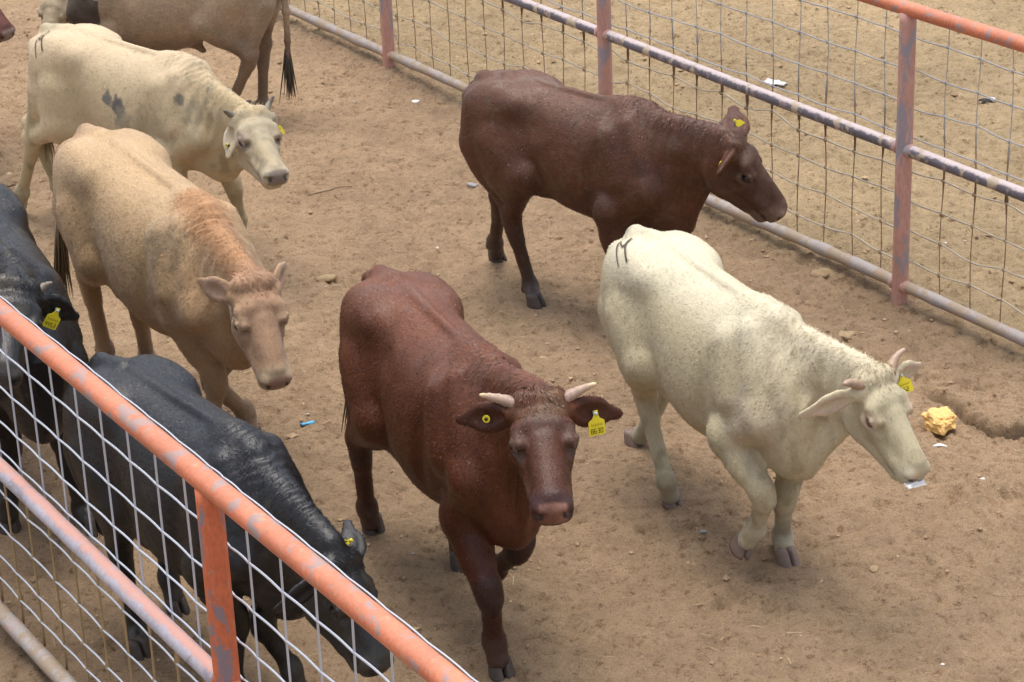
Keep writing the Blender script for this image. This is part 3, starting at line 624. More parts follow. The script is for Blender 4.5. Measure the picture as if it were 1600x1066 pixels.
    def switch(s, mat, n=90, length=.22, spread=.05, seed=1, curve=(0, 0, 0)):
        rnd = random.Random(seed); e = s.tailpts[-1]; p = s.tailpts[-2]; d = e - p; d /= np.linalg.norm(d); b = MB()
        for i in range(n):
            t0 = rnd.random(); a = e - d * .10 * t0; o = np.array([rnd.gauss(0, 1), rnd.gauss(0, 1), 0]) ; L = length * (.6 + .5 * rnd.random())
            pts = []
            for j in range(5):
                u = j / 4; pts.append((a + d * L * u * .3 + np.array((0, 0, -1)) * L * u * .75 + o * spread * (.25 + u * .6) * .5 + np.array(curve) * u * u + o[::-1] * .0) * s.S)
            b.tube(pts, [.0045, .005, .0045, .003, .0008], 5)
        b.build('tail_switch', mat, s.root)
    def mark(s, mat, at, right, up, size, strokes):
        """a letter brushed on the hide: strokes laid on the surface of the body"""
        at, right, up = (np.array(v, float) for v in (at, right, up)); N = np.cross(right, up); N /= np.linalg.norm(N); b = MB()
        for line in strokes:
            P = []; line = [np.array(q) for q in line]
            for a, c in zip(line[:-1], line[1:]):
                for i in range(6): P.append(a + (c - a) * i / 6)
            P.append(line[-1]); m = len(P); V = []
            for i, q in enumerate(P):
                e = P[min(i + 1, m - 1)] - P[max(i - 1, 0)]; e = e / (np.linalg.norm(e) + 1e-9); g = np.array((-e[1], e[0]))
                wd = .055 * (.55 + .6 * i / m)
                for sg in (1, 0, -1):
                    r = q + g * wd * sg; o = at + (right * r[0] + up * r[1]) * size + N * .3
                    h = s.bvh.ray_cast(Vector(o), Vector(-N), .8)
                    V.append((np.array(h[0] if h[0] else o - N * .3) + N * .0065) * s.S)
            F = []
            for i in range(m - 1):
                for j in range(2): F.append((i * 3 + j, i * 3 + j + 1, i * 3 + 4 + j, i * 3 + 3 + j))
            b.add(V, F)
        b.build('painted_letter', mat, s.root)
# ------------------------------------------------------------------ the pen: ground
FD = np.array([-.53034, .84778, 0]); FN = np.array([.84778, .53034, 0])     # along the fences, across them
O_FAR, O_NEAR = 7.4523, 2.5641
def fence_pt(o, s, z): return FN * o + FD * s + np.array([0, 0, z])

def axis_steps(lo, hi, step, far):
    mid = list(np.arange(lo, hi + 1e-6, step)); a = []; d = step; x = lo
    while x > -far: d *= 1.35; x -= d; a.append(x)
    b = []; d = step; x = mid[-1]
    while x < far: d *= 1.35; x += d; b.append(x)
    return np.array(a[::-1] + mid + b)
def seg_dist(x, y, pts):
    best = np.full(np.shape(x), 1e9); side = np.zeros(np.shape(x)); tt = np.zeros(np.shape(x)); acc = 0
    for a, b in zip(pts[:-1], pts[1:]):
        d = b[:2] - a[:2]; L = np.hypot(*d); t = np.clip(((x - a[0]) * d[0] + (y - a[1]) * d[1]) / L ** 2, 0, 1)
        e = np.hypot(x - a[0] - t * d[0], y - a[1] - t * d[1]); m = e < best
        best = np.where(m, e, best); tt = np.where(m, acc + t * L, tt); acc += L
    return best, tt
RILL = [ground_at(*p) for p in ((1425, 592), (1452, 612), (1482, 630), (1510, 655), (1530, 668), (1556, 680), (1580, 680), (1600, 678), (1640, 690))]
HOOVES = []
for f in FIT.values():
    c, s_ = math.cos(R(f['psi'])), math.sin(R(f['psi']))
    for k in ('HL', 'HR', 'TL', 'TR'):
        p = np.array(f['legs'][k]) * f['s']
        if p[2] < .05: HOOVES.append((f['pos'][0] + c * p[0] - s_ * p[1], f['pos'][1] + s_ * p[0] + c * p[1]))
def ground_h(x, y):
    h = (noise2(x, y, .7, 1) - .5) * .05 + (noise2(x, y, 2.3, 2) - .5) * .03 + (noise2(x, y, 6.1, 3) - .5) * .012
    a = noise2(x + .3 * noise2(x, y, 5, 9), y, 13, 4); h = h + np.maximum(a - .45, 0) * .010 - np.maximum(.30 - a, 0) * .03
    a = noise2(x, y + .2 * noise2(x, y, 7, 8), 29, 5); h = h + (a - .5) * .010 - np.maximum(.3 - a, 0) * .022
    a = noise2(x + .02 * noise2(x, y, 40, 19), y, 24, 15); h = h - .016 * sstep(.33, .14, a) + .012 * sstep(.70, .86, a)
    h = h + (noise2(x, y, 55, 6) - .5) * .009
    d, t = seg_dist(x, y, RILL); jx = (noise2(x, y, 11, 14) - .5) * .03; d, t = seg_dist(x + jx, y - jx, RILL); wv = .009 + .014 * noise2(x, y, 9, 12)
    h = h - .10 * np.exp(-(d / wv) ** 2) * sstep(0, .30, t) * (.5 + .9 * noise2(x, y, 6, 13))
    up_ = np.interp(x, [p[0] for p in RILL], [p[1] for p in RILL]); on = (x > RILL[0][0]) * sstep(.9, .3, d)
    h = h + .035 * on * sstep(0, .018, y + jx - up_) * np.exp(-np.maximum(y - up_, 0) / .5) * sstep(0, .3, t)
    o = x * FN[0] + y * FN[1]
    h = h - .015 * np.exp(-((o - O_FAR + .12) / .12) ** 2)
    for hx, hy in HOOVES:
        e = np.exp(-(((x - hx) ** 2 + (y - hy) ** 2) / .13 ** 2)); h = h * (1 - e) + .006 * e
    return h
gx = axis_steps(-4.5, 4.5, .0125, 420); gy = axis_steps(7.0, 17.6, .0135, 420)
_r = np.array(RILL); gx = np.unique(np.concatenate([gx[(gx < _r[0, 0]) | (gx > _r[-1, 0])], np.arange(_r[0, 0], _r[-1, 0], .006)])); gy = np.unique(np.concatenate([gy[(gy < _r[:, 1].min() - .1) | (gy > _r[:, 1].max() + .1)], np.arange(_r[:, 1].min() - .1, _r[:, 1].max() + .1, .007)]))
GX, GY = np.meshgrid(gx, gy, indexing='ij')
GZ = ground_h(GX.ravel(), GY.ravel()); xr, yr = GX.ravel(), GY.ravel()
GZ = GZ.reshape(len(gx), len(gy)); rd_ = random.Random(77)
for _ in range(500):                                                    # cloven hoof prints trodden into the earth
    px_, py_ = rd_.uniform(-4.2, 4.2), rd_.uniform(7.2, 17.2); a_ = rd_.gauss(-1.0, .5); sz_ = rd_.uniform(.8, 1.15); dp_ = rd_.uniform(.006, .020)
    i0, i1 = np.searchsorted(gx, [px_ - .11, px_ + .11]); j0, j1 = np.searchsorted(gy, [py_ - .11, py_ + .11])
    X_, Y_ = np.meshgrid(gx[i0:i1] - px_, gy[j0:j1] - py_, indexing='ij'); U_ = X_ * math.cos(a_) + Y_ * math.sin(a_); W_ = np.abs(-X_ * math.sin(a_) + Y_ * math.cos(a_))
    e_ = np.sqrt((U_ / (.052 * sz_)) ** 2 + ((W_ - .026 * sz_) / (.022 * sz_)) ** 2)
    GZ[i0:i1, j0:j1] += -dp_ * sstep(1.15, .6, e_) + .35 * dp_ * np.exp(-((e_ - 1.5) / .35) ** 2)
GZ = GZ.ravel()
away = np.maximum(0, np.hypot(xr, yr - 12) - 14); GZ = np.where(away > 0, GZ * np.exp(-away / 10), GZ)
o_ = xr * FN[0] + yr * FN[1] + (noise2(xr, yr, 1.5, 30) - .5) * .25
pen = sstep(O_FAR - .1, O_FAR + .25, o_)[:, None]
soil = np.array([.53, .368, .228]) * (1 - pen) + np.array([.56, .415, .245]) * pen
patch = noise2(xr, yr, .55, 31)[:, None]; soil = soil * (.90 + .22 * patch)
d_, t_ = seg_dist(xr, yr, RILL); rill_tone = (np.exp(-(d_ / .05) ** 2) * sstep(.1, .4, t_))[:, None]; soil = soil * (1 - .25 * rill_tone)  # soil darker along the rill
ni, nj = len(gx), len(gy); ii, jj = np.meshgrid(np.arange(ni - 1), np.arange(nj - 1), indexing='ij'); q0 = (ii * nj + jj).ravel()
gq = np.stack([q0, q0 + nj, q0 + nj + 1, q0 + 1], 1)
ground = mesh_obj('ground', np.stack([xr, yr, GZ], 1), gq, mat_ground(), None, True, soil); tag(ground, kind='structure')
_gxi = GZ.reshape(ni, nj)
def gz(x, y):
    i = int(np.searchsorted(gx, x)); j = int(np.searchsorted(gy, y)); return float(_gxi[i, j])

# ------------------------------------------------------------------ the two pipe fences
M_TOP = mat_paint('orange_pipe', (.62, .20, .105), (.33, .24, .23), (.42, .30, .19), wear=.545, dust=.2, scale=11, dustc=(.60, .33, .24))
M_MID = mat_paint('faded_pipe', (.15, .135, .155), (.28, .22, .22), (.44, .34, .23), wear=.56, dust=1.0, scale=9, dustc=(.62, .52, .50), rings=.55, ringc=(.50, .40, .28), thr=(.48, .78))  # pale upper side: dust plus the sky's reflection painted in
M_LOW = mat_paint('dusty_pipe', (.36, .325, .31), (.40, .27, .22), (.34, .25, .16), wear=.55, dust=.55, scale=12, dustc=(.46, .40, .36), rings=1.15, ringc=(.38, .29, .20))
M_POST = mat_paint('worn_post', (.58, .32, .26), (.33, .29, .32), (.48, .36, .29), wear=.53, dust=0, scale=11, stretch=(1, 1, .3))
M_NPOST = mat_paint('orange_post', (.60, .16, .07), (.26, .20, .22), (.40, .28, .24), wear=.54, dust=0, scale=13, stretch=(1, 1, .45))
M_NMID = mat_paint('pink_pipe', (.46, .44, .50), (.30, .28, .32), (.48, .42, .40), wear=.56, dust=.95, scale=7, dustc=(.62, .33, .26), thr=(.62, .90))
def mat_wire():
    t = NT('wire', .45, .5); t.color(t.attr()); t.b.inputs['Metallic'].default_value = .25
    n = t.noise(t.coord(), 120, 3); t.bump(n, .4, .002); return t.m
M_WIRE = mat_wire()
rng = random.Random(5)
def pipe(o, s0, s1, z, r, mat, name, parent, org, wob=.004, lumps=0.0, sag=0.0, seed=0, n=18):
    b = MB(); m = max(2, int(abs(s1 - s0) / .035)); P = []; rr = []
    for i in range(m + 1):
        s = s0 + (s1 - s0) * i / m
        q = np.array([[s * 1.0, o, seed * 7.7]])
        P.append(fence_pt(o + (noise3(q, .8, 40 + seed)[0] - .5) * wob * 2, s, z + (noise3(q, .7, 41 + seed)[0] - .5) * wob * 2 - sag) - org)
        rr.append(r * (1 + lumps * max(0, noise3(q, 7, 42 + seed)[0] - .45) * 2))
    b.tube(P, rr, n); return b.build(name, mat, parent)
def mud(b, base, r, dirr):
    """a caked lump of mud"""
    n = 7; V = [base + np.array([rng.gauss(0, r), rng.gauss(0, r), rng.gauss(0, r)]) for _ in range(n)]
def wires(o, s_a, s_b, phase, step, zs, ztop, dirty, parent, org, name, seed):
    b = MB(); rd = random.Random(seed); clean = (.55, .58, .64) if not dirty else (.42, .42, .42); tan = (.42, .32, .20); brown = (.17, .105, .055)
    ss = []
    k = math.floor((min(s_a, s_b) - phase) / step); s = phase + k * step
    while s <= max(s_a, s_b):
        if s > min(s_a, s_b) + .03 and s < max(s_a, s_b) - .03: ss.append(s)
        s += step
    kn = {}
    for z in zs:
        P = []; C = []; Rr = []; low = z < .72
        amp = .010 * (1.5 if low else .6) if dirty else (.003 if low else .001)
        ends = [min(s_a, s_b)] + ss + [max(s_a, s_b)]
        hs_ = [z + rd.gauss(0, amp) for _ in ends]
        for i in range(len(ends) - 1):
            for j in range(6):
                t = j / 6; u = t * t * (3 - 2 * t); zz = hs_[i] * (1 - u) + hs_[i + 1] * u - .006 * math.sin(math.pi * t) * (1 if dirty else .5)
                P.append(fence_pt(o + .006 * math.sin(math.pi * t), ends[i] + (ends[i + 1] - ends[i]) * t, zz) - org)
                dd = rd.random()
                C.append(tuple(np.array(clean) * (1 - .7 * (low and dirty)) + np.array((.50, .42, .30)) * .7 * (low and dirty)))
                Rr.append(.0040 if not dirty else .0036 + .0012 * (low and rd.random() < .3))
            kn[(i, z)] = hs_[i]
        P.append(fence_pt(o, ends[-1], hs_[-1]) - org); C.append(clean); Rr.append(.0036)
        if z > 1.45: Rr = [.0032] * len(Rr)
        b.tube(P, Rr, 6, C)
        if True:
            for i in range(1, len(ends) - 1):
                if not dirty and (not low or rd.random() < .6): continue
                p = fence_pt(o, ends[i], hs_[i]) - org; r = rd.uniform(.006, .0085) if (not low or not dirty) else rd.uniform(.006, .012)
                cc = clean if not low else tan
                b.tube([p + np.array([0, 0, -r * 1.3]), p + np.array([0, 0, -r * .4]), p + np.array([0, 0, r * .5]), p + np.array([0, 0, r * 1.3])], [r * .5, r, r * .9, r * .4], 7, [cc] * 4)
    for s in ss:
        P = []; C = []; Rr = []; z = .06; ph = rd.random() * 6
        while z < ztop:
            q = fence_pt(o + .004, s + .005 * math.sin(z * 9 + ph) * (1.3 if dirty else .5), z) - org; P.append(q)
            near = math.exp(-((z - .72) / .055) ** 2) + .7 * math.exp(-((z - .93) / .05) ** 2) * (rd.random() < .8)
            if dirty:
                m_ = sstep(.98, .85, z); c = np.array(clean) * (1 - m_) + (np.array(brown) * near + np.array((.30, .21, .13)) * (1 - near)) * m_ if near < 1 else np.array(brown)
                Rr.append(.0024 + .0012 * m_ * rd.random() + .0080 * near * rd.uniform(.2, 1))
            else:
                m_ = sstep(.80, .70, z); c = np.array(clean) * (1 - m_) + np.array((.40, .29, .15)) * m_
                Rr.append(.0040 + .0014 * m_ * rd.random() + (.006 if (m_ > .5 and rd.random() < .04) else 0))
            C.append(tuple(c)); z += .028
        b.tube(P, Rr, 6, C)
    return b.build(name, M_WIRE, parent, tint=True)
def fence(o, posts, s_a, s_b, label, mats, heights, zs, phase, step, rads, dirty, seed, wz):
    org = fence_pt(o, posts[len(posts) // 2], 0); root = empty('pipe_fence', org); tag(root, label, 'fence')
    zt, zm, zb = heights; rt, rm, rb, rp = rads
    pipe(o, s_a, s_b, zt, rt, mats[0], 'top_rail', root, org, .003, 0, 0, seed)
    stops = [s_a] + list(posts) + [s_b]; stops = sorted(stops)
    for a, c in zip(stops[:-1], stops[1:]):
        pipe(o, a + rp * .6 * (a != stops[0]), c - rp * .6 * (c != stops[-1]), zm, rm, mats[1], 'middle_rail', root, org, .003, .05, 0, seed + 1)
        pipe(o, a + rp * .6 * (a != stops[0]), c - rp * .6 * (c != stops[-1]), zb, rb, mats[2], 'bottom_rail', root, org, .007 if dirty else .002, .30 if dirty else .06, 0, seed + 2)
        wires(o + .052, a, c, phase, step, zs, wz, dirty, root, org, 'wire_mesh', seed + int(a * 10))
    for p in posts:
        b = MB(); P = []; rr = []
        for i in range(40):
            z = -.25 + (zt - .5 * rt + .25) * i / 39; P.append(fence_pt(o, p, z) - org); rr.append(rp)
        b.tube(P, rr, 20)
        for z_ in (zm, zb):                                                   # weld collars
            for sg in (-1, 1):
                a = fence_pt(o, p + sg * rp * .72, z_) - org; c = fence_pt(o, p + sg * (rp + .022), z_) - org; r_ = rm if z_ == zm else rb
                b.tube([a, a * .6 + c * .4, c], [r_ + .007, r_ + .005, r_ + .0005], 16)
        b.build('post', mats[3], root)
    return root
fence(O_FAR, [18.38, 15.84, 13.301, 10.793, 8.259, 5.72, 3.18], 2.0, 20.5, 'orange pipe and wire fence behind the cattle, its rails caked with dried mud',
      (M_TOP, M_MID, M_LOW, M_POST), (1.5, .799, .086), (1.345, 1.18, 1.008, .845, .675, .52, .355, .19), 8.04, .2175, (.0355, .0305, .029, .041), True, 3, 1.5)
fence(O_NEAR, [8.35, 5.820, 3.3], 2.6, 10.8, 'orange pipe fence with clean pale wire mesh in front of the black cattle',
      (M_TOP, M_NMID, M_LOW, M_NPOST), (1.5, .799, .086), (1.501, 1.267, 1.10, .94, .806, .61, .44, .281, .17), 7.598, .2105, (.037, .0325, .032, .041), False, 11, 1.516)

# ------------------------------------------------------------------ the cattle
M_EYE = NT('eye', .08, .6); M_EYE.color((.006, .004, .004)); M_EYE = M_EYE.m
M_EYEP = NT('pale_eye', .25, .5); M_EYEP.color((.16, .085, .07)); M_EYEP = M_EYEP.m
M_HOOF = plain('hoof_horn', (.075, .058, .048), .6, .3, 30, .5, .3)
M_HOOFP = plain('pale_hoof', (.22, .16, .13), .6, .3, 30, .4, .3)
t_ = NT('horn', .45, .4); n_ = t_.noise(t_.coord(), 45, 4); t_.color(t_.mix(1.0, t_.attr(), t_.ramp(n_, [(.3, .8), (.7, 1.12)]), 'MULTIPLY')); t_.bump(n_, .2, .004); M_HORN = t_.m
M_TAG = plain('yellow_plastic', (.80, .66, .03), .45, .4, 25, .12, .05)
M_INK = plain('tag_ink', (.05, .045, .01), .7, .2)
M_PIN = plain('tag_pin', (.70, .58, .04), .5, .3)
M_PINB = plain('steel_pin', (.55, .62, .72), .3, .5)
M_MARK = plain('stock_paint', (.10, .085, .075), .9, .1, 60, .4)
def hairmat(n, c): return plain(n, c, .7, .25, 30, .4)
F_MATT = mat_fur('matt_hair', .58, .28); F_GLOSS = mat_fur('glossy_hair', .40, .48)
def kit(coat, hoof=M_HOOF, switch=None, pin=M_PIN): return dict(coat=coat, fur=F_GLOSS if coat in (C_RED, C_BRN, C_BLK) else F_MATT, hoof=hoof, eye=M_EYE, horn=M_HORN, tag=M_TAG, ink=M_INK, pin=pin, mark=M_MARK, switch=switch)
DUST = (.36, .27, .17)
C_RED = mat_coat('red_coat', .48, .32, (.40, .30, .20), .10, .0, .25)
C_BRN = mat_coat('brown_coat', .5, .32, (.36, .27, .19), .12, .0, .28)
C_BLK = mat_coat('black_coat', .42, .5, (.26, .21, .13), .15, .0, .25)
C_TAN = mat_coat('tan_coat', .68, .25, sheen=.2, var=.12, hair_amt=.6)
C_CRM = mat_coat('cream_coat', .70, .25, (.30, .27, .18), .15, sheen=.15, var=.10, hair_amt=.4, bump=.22)
C_TOP = mat_coat('dun_coat', .65, .3, sheen=.15, var=.2)
pale_horn = lambda t: tuple(np.array((.30, .19, .15)) * (1 - t) + np.array((.62, .47, .33)) * t) if t < .9 else (.66, .52, .30)

Cow('cream', fur=dict(n=70000, seed=1, var=.19), coat=(.57, .495, .315), neck=.82, fat=.92, belly=.01, flank=.02, wrinkle=.45, horn_r=.023, horn_c=lambda t: tuple(np.array((.36, .24, .16)) * (1 - t) + np.array((.50, .36, .27)) * t),
    tail=[(-.70, 0, 1.05), (-.735, .02, .92), (-.74, .03, .75), (-.74, .035, .6)], switch=dict(n=60, length=.25, seed=3),
    paint=[('back', (.68, .62, .46), .7), ('neck', (.60, .52, .36), .5), ('belly', (.50, .44, .29), .55), ('legs', (.45, .41, .29), .55), ('feet', (.38, .33, .24), .5), ('face', (.46, .41, .26), .65),  # paler back, darker belly and legs: shading painted in, partly real dirt
           ('rump', (.44, .42, .32), .45, 'mottle'), ('crest', (.50, .42, .28), .4, 'mottle'), ('muzzle', (.46, .42, .31), .5), ('nose', (.52, .34, .26), .8), ('eye', (.62, .40, .33), .5), ('inear', (.58, .42, .34), .7), ('knee', (.45, .38, .24), .5),
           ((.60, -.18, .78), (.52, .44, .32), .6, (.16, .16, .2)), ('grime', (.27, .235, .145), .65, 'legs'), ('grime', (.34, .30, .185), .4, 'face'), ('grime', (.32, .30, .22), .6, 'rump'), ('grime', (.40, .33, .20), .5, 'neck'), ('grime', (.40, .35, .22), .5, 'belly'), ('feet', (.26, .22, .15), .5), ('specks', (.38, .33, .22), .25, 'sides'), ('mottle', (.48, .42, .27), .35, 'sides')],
    tags=[dict(side='L', t=.30, hang=(.65, .25, -.6), n=(.35, -.45, .8), text='052', size=.95)],
    mark=dict(at=(-.45, -.14, 1.12), right=(.397, .778, .483), up=(-1.9, .94, .06), size=.080,
              strokes=[[(-.58, -.45), (-.40, .0), (-.14, .42), (.0, .56)], [(.0, .56), (-.05, .2), (.03, -.02), (.22, .02), (.40, .22), (.56, .46)], [(.56, .46), (.34, .18), (.14, -.18), (.0, -.66)]])
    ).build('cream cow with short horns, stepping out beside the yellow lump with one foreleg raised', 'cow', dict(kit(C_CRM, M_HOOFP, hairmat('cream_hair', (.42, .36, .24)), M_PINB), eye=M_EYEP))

Cow('red', fur=dict(n=75000, seed=2, length=.0125, var=.42), coat=(.112, .0345, .013), neck=.85, fat=.87, bony=1.15, hollow=.6, belly=.01, wrinkle=.8, horn_r=.0215, horn_c=pale_horn, ear_n={'R': (.8, -.2, .55), 'L': (.8, .2, .55)},
    tail=[(-.70, 0, 1.06), (-.74, -.02, .95), (-.75, -.05, .8), (-.76, -.08, .62)], switch=dict(n=70, length=.26, seed=4),
    paint=[('back', (.172, .064, .033), .75), ('belly', (.060, .015, .008), .6), ('legs', (.046, .013, .009), .85), ('feet', (.085, .055, .04), .5), ('face', (.070, .024, .014), .7), ('poll', (.16, .10, .05), .5, 'mottle'),  # lighter back: its highlight painted into the coat colour
           ('muzzle', (.050, .022, .020), .8), ('nose', (.33, .165, .12), .8), ('eye', (.15, .10, .07), .5), ('inear', (.085, .024, .011), .8), ('ear', (.04, .014, .009), .5), ('crest', (.05, .018, .012), .7, 'mottle'), ('tail', (.05, .017, .012), .6), ('knee', (.035, .017, .014), .7), ('grime', (.17, .085, .06), .5, 'back'), ('mottle', (.07, .018, .008), .5, 'sides'), ('specks', (.17, .10, .07), .15, 'back'), ('grime', (.10, .06, .045), .35, 'face'), ('grime', (.09, .065, .05), .4, 'feet')],
    tags=[dict(side='R', t=.42, kind='button'), dict(side='L', t=.46, text='8630', size=1.0)]
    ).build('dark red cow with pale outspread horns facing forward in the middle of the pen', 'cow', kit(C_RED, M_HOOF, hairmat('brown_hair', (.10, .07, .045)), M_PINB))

Cow('brown', ear_w=1.25, flank=.06, fur=dict(n=60000, seed=3, var=.42), coat=(.100, .037, .018), neck=.85, fat=.90, hollow=1.0, bony=1.15, belly=-.055, wrinkle=1.2, ear_n={'L': (-.2, -.9, .4), 'R': (.75, -.5, .3)},
    tail=[(-.68, .02, 1.05), (-.69, .05, .92), (-.66, .09, .75)],
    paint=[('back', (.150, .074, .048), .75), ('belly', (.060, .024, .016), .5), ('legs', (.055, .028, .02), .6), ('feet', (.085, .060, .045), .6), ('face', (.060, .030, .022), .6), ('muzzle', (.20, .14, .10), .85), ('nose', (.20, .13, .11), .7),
           ('eye', (.10, .06, .045), .35), ('inear', (.075, .032, .024), .8), ('grime', (.17, .115, .085), .6, 'back'), ('mottle', (.055, .020, .011), .5, 'sides'), ('grime', (.12, .08, .05), .35, 'face'), ('specks', (.14, .10, .07), .2), ('poll', (.15, .10, .065), .6, 'mottle'), ('crest', (.10, .035, .02), .5)],
    tags=[dict(side='L', t=.50, hang=(.75, -.1, .3), n=(-.2, -.9, .4), lift=.016, size=.62), dict(side='R', t=.52, kind='button', front=-1)]
    ).build('dark brown hornless calf standing side on by the muddy wire fence', 'calf', kit(C_BRN, M_HOOF, hairmat('dark_hair', (.05, .03, .02))))

Cow('tan', fur=dict(n=60000, seed=4, var=.30), coat=(.44, .288, .145), neck=.95, fat=.97, belly=.01, wrinkle=.9, ear_n={'R': (.8, -.1, .5), 'L': (.8, .1, .5)},
    tail=[(-.70, -.02, 1.05), (-.75, -.06, .93), (-.78, -.10, .80), (-.79, -.12, .66)], switch=dict(n=80, length=.30, seed=7),
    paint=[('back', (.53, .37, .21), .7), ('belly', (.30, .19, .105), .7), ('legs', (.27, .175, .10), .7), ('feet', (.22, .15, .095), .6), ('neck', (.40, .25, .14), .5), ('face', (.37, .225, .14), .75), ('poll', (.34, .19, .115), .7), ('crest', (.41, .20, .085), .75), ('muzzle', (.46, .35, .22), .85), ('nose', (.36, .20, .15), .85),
           ('eye', (.42, .30, .19), .5), ('inear', (.55, .36, .27), .8), ('ear', (.46, .31, .2), .5), ('rump', (.36, .22, .125), .5), ((.42, -.17, 1.02), (.20, .16, .11), .38, (.15, .16, .12)), ('grime', (.22, .15, .09), .5, 'legs'), ('grime', (.26, .17, .10), .45, 'rump'), ('grime', (.30, .20, .11), .3, 'belly'), ('grime', (.24, .15, .09), .35, 'face'), ('specks', (.30, .20, .12), .3, 'sides')],
    ).build('tan cow with a ginger crest and lowered head behind the black one', 'cow', kit(C_TAN, M_HOOF, hairmat('tan_hair', (.13, .095, .055))))

Cow('pale', fur=dict(n=45000, seed=5, var=.28), coat=(.52, .41, .25), neck=.9, fat=.93, bony=1.1, wrinkle=.7, horn_r=.021, horn_c=lambda t: (.26 - .1 * t, .23 - .1 * t, .17 - .07 * t), ear_n={'R': (.35, -.9, .3), 'L': (.5, .7, .3)},
    tail=[(-.63, 0, 1.05), (-.665, .0, .92), (-.675, .0, .75), (-.675, .0, .6)], switch=dict(n=50, length=.25, seed=8),
    paint=[('back', (.64, .50, .33), .6), ('belly', (.50, .39, .22), .5), ('legs', (.44, .35, .20), .6), ('face', (.50, .44, .32), .7), ('rump', (.34, .31, .20), .6, 'mottle'), ('neck', (.44, .34, .19), .5), ('neck', (.30, .27, .2), .4, 'mottle'),
           ('muzzle', (.56, .48, .34), .6), ('nose', (.20, .16, .15), .85), ('eye', (.22, .15, .12), .7), ('ear', (.60, .54, .42), .6),
           ((.02, -.24, .93), (.10, .10, .10), .85, (.06, .07, .045)), ((.10, -.24, .90), (.08, .08, .085), .9, (.05, .07, .06)), ((.15, -.25, .82), (.17, .16, .13), .5, (.06, .07, .10)), ((-.42, -.2, .90), (.05, .05, .06), .9, (.04, .07, .055)), ((.52, -.15, 1.0), (.14, .13, .11), .8, (.04, .07, .05)), ((.30, -.2, .78), (.30, .26, .17), .45, (.2, .12, .2)), ('grime', (.30, .26, .17), .55, 'legs'), ('grime', (.25, .23, .16), .5, 'neck'), ('grime', (.30, .27, .18), .5, 'rump'), ('grime', (.36, .28, .15), .35, 'belly')],
    tags=[dict(side='R', t=.62, kind='button', n=(-.2, -.9, .2)), dict(side='L', t=.45, hang=(.6, .35, -.6), n=(.7, -.1, .65), text='31', size=1.0)],
    mark=dict(at=(-.47, -.135, 1.12), right=(.82, .39, .41), up=(-1.0, 1.44, .63), size=.085,
              strokes=[[(-.55, -.5), (-.32, .0), (-.05, .5)], [(-.05, .5), (-.04, .1), (.08, -.02), (.5, .55)], [(.5, .55), (.3, .1), (.2, -.55)]])
    ).build('sandy cream cow with small horns, drooping ear and dark smudges on its side', 'cow', kit(C_CRM, M_HOOF, hairmat('sandy_hair', (.3, .24, .15))))

Cow('blackA', fur=dict(n=60000, seed=6, var=.3, length=.010), coat=(.0055, .0052, .006), neck=1.0, fat=1.0, wrinkle=1.1, crest=.8, ear_n={'R': (.7, -.3, .5), 'L': (.02, -.68, .74)},
    tail=[(-.70, 0, 1.05), (-.74, .0, .92), (-.75, .0, .75), (-.75, .0, .55)], switch=dict(n=50, length=.25, seed=9),
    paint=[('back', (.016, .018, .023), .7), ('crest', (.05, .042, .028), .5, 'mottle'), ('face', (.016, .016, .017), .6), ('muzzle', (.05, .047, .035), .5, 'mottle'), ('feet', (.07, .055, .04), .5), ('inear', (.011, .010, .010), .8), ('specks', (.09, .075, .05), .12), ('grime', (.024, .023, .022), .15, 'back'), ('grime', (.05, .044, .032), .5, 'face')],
    tags=[dict(side='L', t=.42, hang=(.1, -.62, -.62), n=(.05, -.68, .74), lift=.022, text='44', size=.8)]
    ).build('black cow with its head down behind the pale wire mesh', 'cow', kit(C_BLK, M_HOOF, hairmat('black_hair', (.012, .011, .011))))

Cow('blackB', fur=dict(n=45000, seed=7, var=.3, length=.011), coat=(.006, .0055, .006), neck=1.0, fat=1.0, wrinkle=1.4, horn_r=.019, horn_c=lambda t: (.25, .21, .16), ear_n={'L': (.8, .1, .5)},
    tail=[(-.70, 0, 1.05), (-.74, .0, .92), (-.75, .0, .75), (-.75, .0, .55)],
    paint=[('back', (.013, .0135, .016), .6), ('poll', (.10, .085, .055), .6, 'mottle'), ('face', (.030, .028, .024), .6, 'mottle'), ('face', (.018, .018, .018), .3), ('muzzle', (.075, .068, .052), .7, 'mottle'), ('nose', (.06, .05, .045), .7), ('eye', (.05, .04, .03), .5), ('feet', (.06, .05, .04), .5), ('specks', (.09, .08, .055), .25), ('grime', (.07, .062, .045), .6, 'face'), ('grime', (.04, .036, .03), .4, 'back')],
    tags=[dict(side='L', t=.42, hang=(.2, -.35, -.9), text='4453', size=1.0)]
    ).build('black cow at the fence with a yellow tag in its ear and a stubby horn', 'cow', kit(C_BLK, M_HOOF, None, M_PINB))

Cow('top', fur=dict(n=25000, seed=8), coat=(.37, .265, .17), coarse=.012, fine=.009, neck=1.0, fat=1.04, belly=.02, sheath=1, wrinkle=.8, ear_n={'L': (.7, .1, .5)},
    tail=[(-.70, .02, 1.05), (-.74, .05, .92), (-.75, .06, .75), (-.745, .06, .55), (-.74, .06, .42)], switch=dict(n=70, length=.28, seed=10),
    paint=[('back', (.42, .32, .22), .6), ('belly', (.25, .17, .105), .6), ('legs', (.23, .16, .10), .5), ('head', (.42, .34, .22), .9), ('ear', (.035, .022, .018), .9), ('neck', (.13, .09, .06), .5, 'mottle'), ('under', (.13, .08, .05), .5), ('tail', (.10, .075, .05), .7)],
    tags=[dict(side='L', t=.5, text='', size=.9)]
    ).build('dun brown cow standing side on at the back, a long dark tail hanging behind', 'cow', kit(C_TOP, M_HOOF, hairmat('dun_hair', (.07, .055, .04))))

